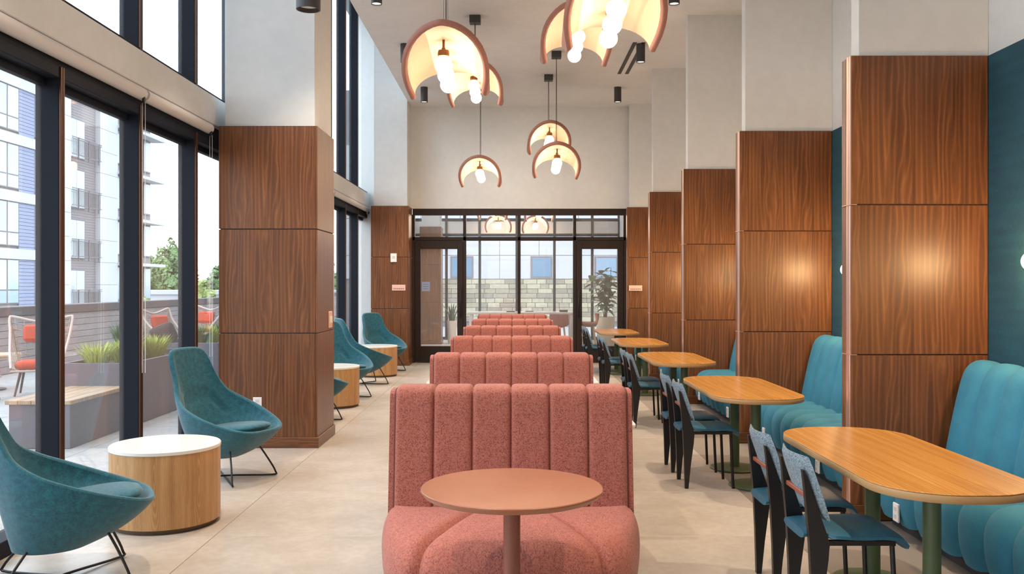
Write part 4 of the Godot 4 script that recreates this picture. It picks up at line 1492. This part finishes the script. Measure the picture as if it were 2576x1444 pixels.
# ---------------------------------------------------------------- oval tables with blue chairs
func build_dining() -> void:
	var nth := ["fifth", "fourth", "third", "second", "first"]
	var zc := [4.47, 7.46, 10.43, 13.41, 16.38]
	var t := thing("oval_table", "long oval honey wood table on green pedestals, fifth from the glass doors", "table", Vector3(1.885, 0, -zc[0]), 0.0, "oval honey wood tables")
	var s := begin()
	plate(s, 0.70, 1.74, 0.31, 0.747, 0.752, 0.002, Vector3.ZERO, 12)
	part("tabletop", s, mats["honey ash"], t)
	s = begin()
	plate(s, 0.70, 1.74, 0.31, 0.712, 0.7475, 0.006, Vector3.ZERO, 12)
	tag(part("edge_band", s, mats["table edge"], t), "pale plywood edge")
	for sz in [-0.34, 0.34]:
		s = begin()
		lathe(s, [Vector2(0.040, 0.712), Vector2(0.040, 0.018)], 24, Vector3(0.05, 0, sz))
		part("pedestal", s, mats["green steel"], t)
		s = begin()
		lathe(s, [Vector2(0.0, 0.02), Vector2(0.205, 0.014), Vector2(0.212, 0.009), Vector2(0.212, 0.0)], 36, Vector3(0.05, 0, sz))
		part("foot", s, mats["green steel"], t)
	for k in range(1, 5):
		copy_of(t, Vector3(1.885, 0, -zc[k]), 0.0, "long oval honey wood table on green pedestals, %s from the glass doors" % nth[k])

	# one chair, facing +z before it is turned
	var c := thing("dining_chair", "", "chair", Vector3.ZERO, 0.0, "blue chairs with black blade legs")
	var turn := Basis(Vector3(0, 0, 1), Vector3.UP, Vector3(-1, 0, 0))
	var blade := [Vector2(-0.205, 0.0), Vector2(-0.212, 0.25), Vector2(-0.222, 0.46), Vector2(-0.244, 0.70), Vector2(-0.252, 0.765), Vector2(-0.244, 0.765), Vector2(-0.200, 0.64), Vector2(-0.150, 0.50), Vector2(-0.130, 0.435), Vector2(-0.136, 0.36), Vector2(-0.160, 0.18), Vector2(-0.178, 0.0)]
	for sx in [-1.0, 1.0]:
		s = begin()
		prism(s, blade, 0.016, Transform3D(turn, Vector3(sx * 0.165, 0, 0)))
		part("rear_leg", s, mats["black steel"], c)
	for sx in [-1.0, 1.0]:
		s = begin()
		tube(s, [Vector3(sx * 0.165, 0.44, 0.155), Vector3(sx * 0.17, 0.0, 0.175)], 0.0115, 10)
		part("front_leg", s, mats["black steel"], c)
	s = begin()
	for sx in [-1.0, 1.0]:
		slab(s, Vector3(sx * 0.165 - 0.012, 0.425, -0.14), Vector3(sx * 0.165 + 0.012, 0.447, 0.165))
	slab(s, Vector3(-0.18, 0.425, 0.143), Vector3(0.18, 0.447, 0.167))
	slab(s, Vector3(-0.18, 0.425, -0.15), Vector3(0.18, 0.447, -0.128))
	part("seat_frame", s, mats["black steel"], c)
	# seat pad with a waterfall front and a lip behind the legs
	var prof := smooth_path([Vector3(0, 0.482, -0.235), Vector3(0, 0.490, -0.15), Vector3(0, 0.482, 0.0), Vector3(0, 0.484, 0.12), Vector3(0, 0.472, 0.19), Vector3(0, 0.445, 0.218)], 4)
	var top := []
	var low := []
	for i in prof.size():
		var p: Vector3 = prof[i]
		var w := 0.205 - 0.055 * pow(clampf((-p.z - 0.12) / 0.12, 0.0, 1.0), 2.0)
		if p.z < -0.12: w = minf(w, 0.145)
		var ra := PackedVector3Array()
		var rb := PackedVector3Array()
		for k in 13:
			var u := k / 6.0 - 1.0
			var e := pow(absf(u), 6.0)
			ra.append(p + Vector3(u * w, -0.012 * e, 0))
			rb.append(p + Vector3(u * w, -0.040 + 0.014 * e, -0.004))
		top.append(ra)
		low.append(rb)
	s = begin()
	grid(s, top, false, Vector3(0, -3, 0))
	grid(s, low, false, Vector3(0, 3, 0))
	grid(s, [top[0], low[0]], false, Vector3(0, 0.46, 0))
	grid(s, [top[top.size() - 1], low[low.size() - 1]], false, Vector3(0, 0.46, 0))
	for k in [0, 12]:
		var ra := PackedVector3Array()
		var rb := PackedVector3Array()
		for i in top.size():
			ra.append(top[i][k])
			rb.append(low[i][k])
		grid(s, [ra, rb], false, Vector3(0, 0.46, 0))
	part("seat_pad", s, mats["blue vinyl"], c)
	# curved back pad in front of the blades
	var ring_f := []
	var ring_b := []
	for i in 11:
		var v := i / 10.0
		var y := lerpf(0.535, 0.825, v)
		var z := lerpf(-0.165, -0.262, v)
		var w := 0.205 * (1.0 - 0.10 * pow(absf(2.0 * v - 1.0), 4.0))
		var ra := PackedVector3Array()
		var rb := PackedVector3Array()
		for k in 17:
			var u := k / 8.0 - 1.0
			var bow := 0.035 * u * u
			var th := 0.017 * sqrt(maxf(0.0, 1.0 - pow(absf(u), 8.0))) * sqrt(maxf(0.02, 1.0 - pow(absf(2.0 * v - 1.0), 8.0)))
			ra.append(Vector3(u * w, y, z + bow + th))
			rb.append(Vector3(u * w, y, z + bow - th))
		ring_f.append(ra)
		ring_b.append(rb)
	s = begin()
	grid(s, ring_f, false, Vector3(0, 0.68, -3))
	grid(s, ring_b, false, Vector3(0, 0.68, 3))
	for k in [0, 16]:
		var ra := PackedVector3Array()
		var rb := PackedVector3Array()
		for i in 11:
			ra.append(ring_f[i][k])
			rb.append(ring_b[i][k])
		grid(s, [ra, rb], false, Vector3(0, 0.68, -0.2))
	grid(s, [ring_f[0], ring_b[0]], false, Vector3(0, 0.7, -0.2))
	grid(s, [ring_f[10], ring_b[10]], false, Vector3(0, 0.6, -0.2))
	part("back_pad", s, mats["blue weave"], c)
	s = begin()
	slab(s, Vector3(-0.155, 0.628, -0.226), Vector3(0.155, 0.650, -0.200), 0.003)
	tag(part("back_bar", s, mats["copper bar"], c), "copper coloured bar")
	var first := true
	for k in 5:
		for q in 2:
			var at := Vector3(1.555, 0, -zc[k] + [-0.33, 0.27][q])
			var lb: String = "blue chair with blade legs, %s of the %s oval table from the doors" % [["doors side", "entrance side"][q], nth[k]]
			if first:
				c.position = at
				c.rotation.y = PI * 0.5
				c.set_meta("label", lb)
				first = false
			else:
				copy_of(c, at, PI * 0.5, lb)

# ---------------------------------------------------------------- teal banquettes
func build_banquettes() -> void:
	var len := 2.68
	var n := 10
	var t := thing("banquette", "", "banquette", Vector3.ZERO, 0.0, "teal banquettes between the wing walls")
	# local: x towards the room is negative; z runs along the wall
	var back := smooth_path([Vector3(0.28, 1.02, 0), Vector3(0.265, 1.045, 0), Vector3(0.22, 1.062, 0), Vector3(0.17, 1.055, 0), Vector3(0.125, 1.00, 0), Vector3(0.085, 0.86, 0), Vector3(0.045, 0.68, 0), Vector3(0.01, 0.50, 0), Vector3(0.0, 0.40, 0)], 4)
	var seat := smooth_path([Vector3(0.06, 0.425, 0), Vector3(-0.06, 0.425, 0), Vector3(-0.22, 0.425, 0), Vector3(-0.33, 0.42, 0), Vector3(-0.395, 0.395, 0), Vector3(-0.43, 0.335, 0), Vector3(-0.435, 0.26, 0), Vector3(-0.425, 0.17, 0), Vector3(-0.40, 0.10, 0)], 4)
	for k in n:
		var z0 := -len * 0.5 + k * len / n
		var z1 := z0 + len / n
		var s := begin()
		channel(s, back, Vector3(0, 0, 1), z0, z1, 0.040, Vector3(0.32, 0.45, 0), 12, 3.4)
		part("back_channel", s, mats["banquette fabric"], t)
		s = begin()
		channel(s, seat, Vector3(0, 0, 1), z0, z1, 0.052, Vector3(-0.15, 0.15, 0), 12, 3.0)
		part("seat_channel", s, mats["banquette fabric"], t)
	for sg in [-1.0, 1.0]:
		var poly := []
		for p in back: poly.append(Vector2(p.x, p.y))
		poly.append(Vector2(0.0, 0.12))
		poly.append(Vector2(0.28, 0.12))
		var s := begin()
		prism(s, poly, 0.008, Transform3D(Basis.IDENTITY, Vector3(0, 0, sg * (len * 0.5 - 0.004))))
		poly = []
		for p in seat: poly.append(Vector2(p.x, p.y))
		poly.append(Vector2(0.06, 0.10))
		prism(s, poly, 0.008, Transform3D(Basis.IDENTITY, Vector3(0, 0, sg * (len * 0.5 - 0.004))))
		part("end_panel", s, mats["banquette fabric"], t)
	var s := begin()
	slab(s, Vector3(-0.36, 0, -len * 0.5 + 0.01), Vector3(0.28, 0.105, len * 0.5 - 0.01))
	part("plinth", s, mats["plinth"], t)
	var nth := ["fifth", "fourth", "third", "second", "first"]
	for k in 5:
		var zc := 6.07 + 2.975 * k - 1.405
		var lb: String = "teal channel-tufted banquette in the %s bay from the glass doors" % nth[k]
		if k == 0:
			t.position = Vector3(2.905, 0, -zc)
			t.set_meta("label", lb)
		else:
			copy_of(t, Vector3(2.905, 0, -zc), 0.0, lb)
		for q in 2:
			var o := thing("outlet_plate", "white outlet plate on the %s banquette front from the doors, %s end" % [nth[k], ["doors", "entrance"][q]], "outlet", Vector3(2.416, 0.165, -zc - [0.97, -0.55][q]), 0.0, "white outlets on the banquette fronts")
			s = begin()
			box(s, Vector3.ZERO, Vector3(0.014, 0.115, 0.075), 0.003)
			part("cover", s, mats["white plastic"], o)
			s = begin()
			for y in [-0.024, 0.024]:
				box(s, Vector3(-0.008, y, 0), Vector3(0.004, 0.028, 0.034), 0.001)
			part("socket", s, mats["roller shade"], o)
			o.rotation.z = 0.0

# ---------------------------------------------------------------- lamps
func shade_rows(grow: float, shrink: float) -> Array:
	# a soft-cornered diamond of felt bent over a flattened arch
	var rows := []
	for k in 11:
		var rho := k / 10.0 * shrink
		var ring := PackedVector3Array()
		for i in 64:
			var a := TAU * i / 64.0
			var b := 2.03 * rho * signf(cos(a)) * pow(absf(cos(a)), 1.42)
			var v := 0.70 * rho * signf(sin(a)) * pow(absf(sin(a)), 1.42)
			ring.append(Vector3(sin(b) * (0.282 + grow), cos(b) * (0.236 + grow) - 0.236, v))
		rows.append(ring)
	return rows

func build_pendants() -> void:
	var out := shade_rows(0.042, 1.0)
	var inn := shade_rows(-0.004, 0.992)
	var s := begin()
	grid(s, out, true, Vector3(0, -0.3, 0))
	var edge := []
	for k in 5:
		var w := k / 4.0
		var ring := PackedVector3Array()
		for i in 64:
			var p: Vector3 = out[10][i]
			var q: Vector3 = inn[10][i]
			var push := Vector3(0, 0, signf(p.z) * 0.018) * sin(PI * w) + Vector3(signf(p.x) * -0.002, -0.006, 0) * sin(PI * w)
			ring.append(p.lerp(q, w) + push)
		edge.append(ring)
	grid(s, edge, true)
	var shade := done(s)
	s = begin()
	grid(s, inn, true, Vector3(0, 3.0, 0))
	var lit_inside := done(s)
	s = begin()
	ball(s, Vector3.ZERO, Vector3.ONE * 0.066, 24, 14)
	var globe := done(s)
	s = begin()
	lathe(s, [Vector2(0.010, 0.042), Vector2(0.014, 0.040), Vector2(0.014, 0.026), Vector2(0.040, 0.020), Vector2(0.043, 0.0), Vector2(0.043, -0.022), Vector2(0.0, -0.022)], 20)
	var cap := done(s)
	# x, distance, height of the tips, turn, tilt, label
	var list := [
		[-0.595, 7.97, 3.29, 0.02, 0.06, "pink felt pendant lamp hanging low over the second booth, windows row"],
		[-0.51, 12.1, 4.03, 0.0, 0.04, "pink felt pendant lamp hanging high, second in the windows row"],
		[-0.57, 15.8, 3.34, 0.0, 0.0, "pink felt pendant lamp hanging low before the doors, windows row"],
		[0.755, 6.80, 3.40, -0.03, -0.02, "pink felt pendant lamp hanging low over the second booth, banquettes row"],
		[0.68, 9.60, 3.98, -0.02, -0.05, "pink felt pendant lamp hanging high, second in the banquettes row"],
		[0.68, 13.95, 3.27, -0.02, -0.03, "pink felt pendant lamp hanging low, third in the banquettes row"],
		[0.62, 15.5, 3.87, 0.0, 0.0, "pink felt pendant lamp hanging high, closest to the glass doors"],
		[-0.55, 3.9, 3.98, 0.0, 0.0, "pink felt pendant lamp hanging high over the round table"],
		[0.65, 22.0, 3.16, 0.0, 0.0, "pink felt pendant lamp behind the doors, over the communal table"],
		[-0.5, 22.0, 3.2, 0.0, 0.0, "pink felt pendant lamp behind the doors, beside the communal table"],
		[-0.4, 24.8, 3.06, 0.0, 0.0, "pink felt pendant lamp behind the doors, by the end window"],
		[0.62, 24.8, 3.04, 0.0, 0.0, "pink felt pendant lamp behind the doors, by the end window and tree"],
	]
	for l in list:
		var h: float = l[2] + 0.39
		var t := thing("pendant_lamp", l[5], "lamp", Vector3(l[0], h, -l[1]), l[3], "pink felt pendant lamps")
		var big := Basis.from_scale(Vector3.ONE * 1.15)
		var tilt := Transform3D(Basis(Vector3(0, 0, 1), l[4]) * big, Vector3.ZERO)
		put("shade", shade, mats["felt"], t, tilt)
		tag(put("lit_inside", lit_inside, mats["lamplit felt"], t, tilt), "felt inside with lamp glow in its cream colour")
		for k in 3:
			var gz := 0.38 - 0.38 * k
			put("globe", globe, mats["frosted globe"], t, Transform3D(big, Vector3(0, -0.215, gz)))
			put("socket", cap, mats["brass"], t, Transform3D(big, Vector3(0, -0.118, gz)))
			s = begin()
			tube(s, [Vector3(0, -0.075, gz), Vector3(0, 0.005, gz)], 0.011, 8)
			part("stem", s, mats["brass"], t)
		var up: float = CEILING - h
		s = begin()
		tube(s, [Vector3(0, 0.02, 0), Vector3(0, up - 0.03, 0)], 0.005, 6)
		part("cable", s, mats["cable"], t)
		s = begin()
		for dz in [-0.4, 0.4]:
			tube(s, [Vector3(0, 0.02, dz), Vector3(0, up - 0.03, dz * 0.3)], 0.0016, 5)
		part("support_wire", s, mats["cable"], t)
		s = begin()
		box(s, Vector3(0, up - 0.05, 0), Vector3(0.15, 0.10, 0.15), 0.006)
		part("canopy", s, mats["charcoal metal"], t)
		for k in 3:
			var lamp := OmniLight3D.new()
			lamp.name = "lamp_light"
			lamp.light_color = Color(1.0, 0.90, 0.78)
			lamp.light_energy = 0.34
			lamp.light_size = 0.075
			lamp.omni_range = 30.0
			lamp.omni_attenuation = 2.0
			lamp.shadow_enabled = true
			t.add_child(lamp, true)
			lamp.position = Vector3(0, -0.215, 0.38 - 0.38 * k)

func build_downlights() -> void:
	var k := 0
	for z in [16.45, 13.5, 10.7, 7.75, 4.8, 1.9]:
		for q in 2:
			var x: float = [-1.63, 1.93][q]
			var t := thing("ceiling_downlight", "charcoal cylinder downlight on the ceiling, %s from the doors on the %s side" % [WORDS[k], ["window", "banquette"][q]], "lamp", Vector3(x, CEILING, -z), 0.0, "charcoal cylinder downlights")
			var s := begin()
			lathe(s, [Vector2(0.0, 0.0), Vector2(0.066, 0.0), Vector2(0.066, -0.275), Vector2(0.058, -0.275), Vector2(0.056, -0.255)], 28)
			part("housing", s, mats["charcoal metal"], t)
			s = begin()
			lathe(s, [Vector2(0.0, -0.262), Vector2(0.056, -0.262)], 24)
			part("lens", s, mats["downlight lens"], t)
			var lamp := SpotLight3D.new()
			lamp.name = "lamp_light"
			lamp.light_color = Color(1.0, 0.93, 0.84)
			lamp.light_energy = 9.0
			lamp.light_size = 0.06
			lamp.spot_angle = 40.0
			lamp.spot_angle_attenuation = 0.6
			lamp.spot_range = 30.0
			lamp.spot_attenuation = 2.0
			lamp.shadow_enabled = true
			t.add_child(lamp, true)
			lamp.position = Vector3(0, -0.285, 0)
			lamp.rotation.x = -PI * 0.5
		k += 1
	# larger pendant cylinder in front of the walnut column
	var big := thing("cylinder_spotlight", "large black cylinder spotlight hanging in front of the walnut column", "lamp", Vector3(-1.60, 0, -7.0))
	var s := begin()
	lathe(s, [Vector2(0.0, 4.12), Vector2(0.094, 4.12), Vector2(0.094, 3.752), Vector2(0.082, 3.752), Vector2(0.08, 3.79)], 28)
	part("housing", s, mats["charcoal metal"], big)
	s = begin()
	lathe(s, [Vector2(0.0, 3.785), Vector2(0.081, 3.785)], 24)
	part("lens", s, mats["white plastic"], big)
	s = begin()
	tube(s, [Vector3(0, 4.12, 0), Vector3(0, CEILING, 0)], 0.012, 8)
	part("stem", s, mats["charcoal metal"], big)

	# wall globes in the banquette bays
	var nth := ["fifth", "fourth", "third", "second", "first"]
	for b in 5:
		for q in 2:
			var zc: float = 6.07 + 2.975 * b - [0.70, 2.2][q]
			var t := thing("wall_sconce", "glowing globe sconce on the teal wall, %s bay from the doors, %s end" % [nth[b], ["doors", "entrance"][q]], "lamp", Vector3(3.23, 1.74, -zc), 0.0, "globe sconces on the teal wall")
			s = begin()
			lathe(s, [Vector2(0.0, 0.0), Vector2(0.05, 0.0), Vector2(0.05, 0.016), Vector2(0.016, 0.022), Vector2(0.016, 0.05), Vector2(0.0, 0.05)], 24)
			var plate_ := part("backplate", s, mats["brass"], t)
			plate_.rotation.z = PI * 0.5
			s = begin()
			ball(s, Vector3(-0.11, 0, 0), Vector3.ONE * 0.062, 22, 14)
			part("globe", s, mats["frosted globe"], t)
			var lamp := OmniLight3D.new()
			lamp.name = "lamp_light"
			lamp.light_color = Color(1.0, 0.80, 0.56)
			lamp.light_energy = 0.7
			lamp.light_size = 0.06
			lamp.omni_range = 20.0
			lamp.omni_attenuation = 2.0
			lamp.shadow_enabled = true
			t.add_child(lamp, true)
			lamp.position = Vector3(-0.11, 0, 0)

# ---------------------------------------------------------------- small things on the walls
func wall_plate(called: String, label: String, category: String, at: Vector3, size: Vector3, m: Material, ink: Material, bars: Array) -> void:
	var t := thing(called, label, category, at)
	var s := begin()
	box(s, Vector3(0, 0, size.z * 0.5), size, 0.002)
	part("plate", s, m, t)
	s = begin()
	for b in bars:
		box(s, Vector3(b[0], b[1], size.z + 0.001), Vector3(b[2], b[3], 0.003), 0.0005)
	if bars.size(): part("marking", s, ink, t)

func build_details() -> void:
	var pl: Material = mats["white plastic"]
	var ink: Material = mats["sign ink"]
	wall_plate("thermostat", "small white thermostat on the walnut column beside the glass doors", "thermostat", Vector3(-2.35, 2.13, -17.65), Vector3(0.12, 0.17, 0.025), pl, mats["roller shade"], [[0.0, 0.01, 0.06, 0.05]])
	var words := []
	for k in 6: words.append([-0.09 + 0.036 * k, -0.02, 0.024, 0.02])
	wall_plate("room_sign", "pale pink lettered sign on the walnut column beside the doors", "sign", Vector3(-2.25, 1.54, -17.65), Vector3(0.265, 0.115, 0.012), mats["sign plate"], ink, words)
	wall_plate("room_sign", "pale pink lettered sign on the walnut wing wall beside the doors", "sign", Vector3(2.46, 1.53, -17.93), Vector3(0.265, 0.11, 0.012), mats["sign plate"], ink, words)
	wall_plate("wall_outlet", "white outlet low on the walnut column behind the tub chair", "outlet", Vector3(-2.50, 0.435, -8.76), Vector3(0.085, 0.125, 0.01), pl, mats["roller shade"], [[0, 0.026, 0.034, 0.028], [0, -0.026, 0.034, 0.028]])
	wall_plate("door_notice", "small pale notice on the walnut column behind the glass door", "sign", Vector3(-2.33, 1.55, -24.0), Vector3(0.22, 0.25, 0.01), mats["facade blue siding"], mats["facade frame"], [[0, 0.06, 0.14, 0.02], [0, 0.0, 0.16, 0.02], [0, -0.06, 0.12, 0.02]])
	var o := thing("wall_switch", "pale double switch plate on the side of the walnut column", "switch", Vector3(-1.915, 1.235, -9.36), PI * 0.5)
	var s := begin()
	box(s, Vector3(0, 0, 0.006), Vector3(0.16, 0.17, 0.012), 0.003)
	part("plate", s, mats["sign plate"], o)
	for x in [-0.036, 0.036]:
		s = begin()
		box(s, Vector3(x, 0, 0.015), Vector3(0.034, 0.07, 0.008), 0.002)
		part("rocker", s, pl, o)
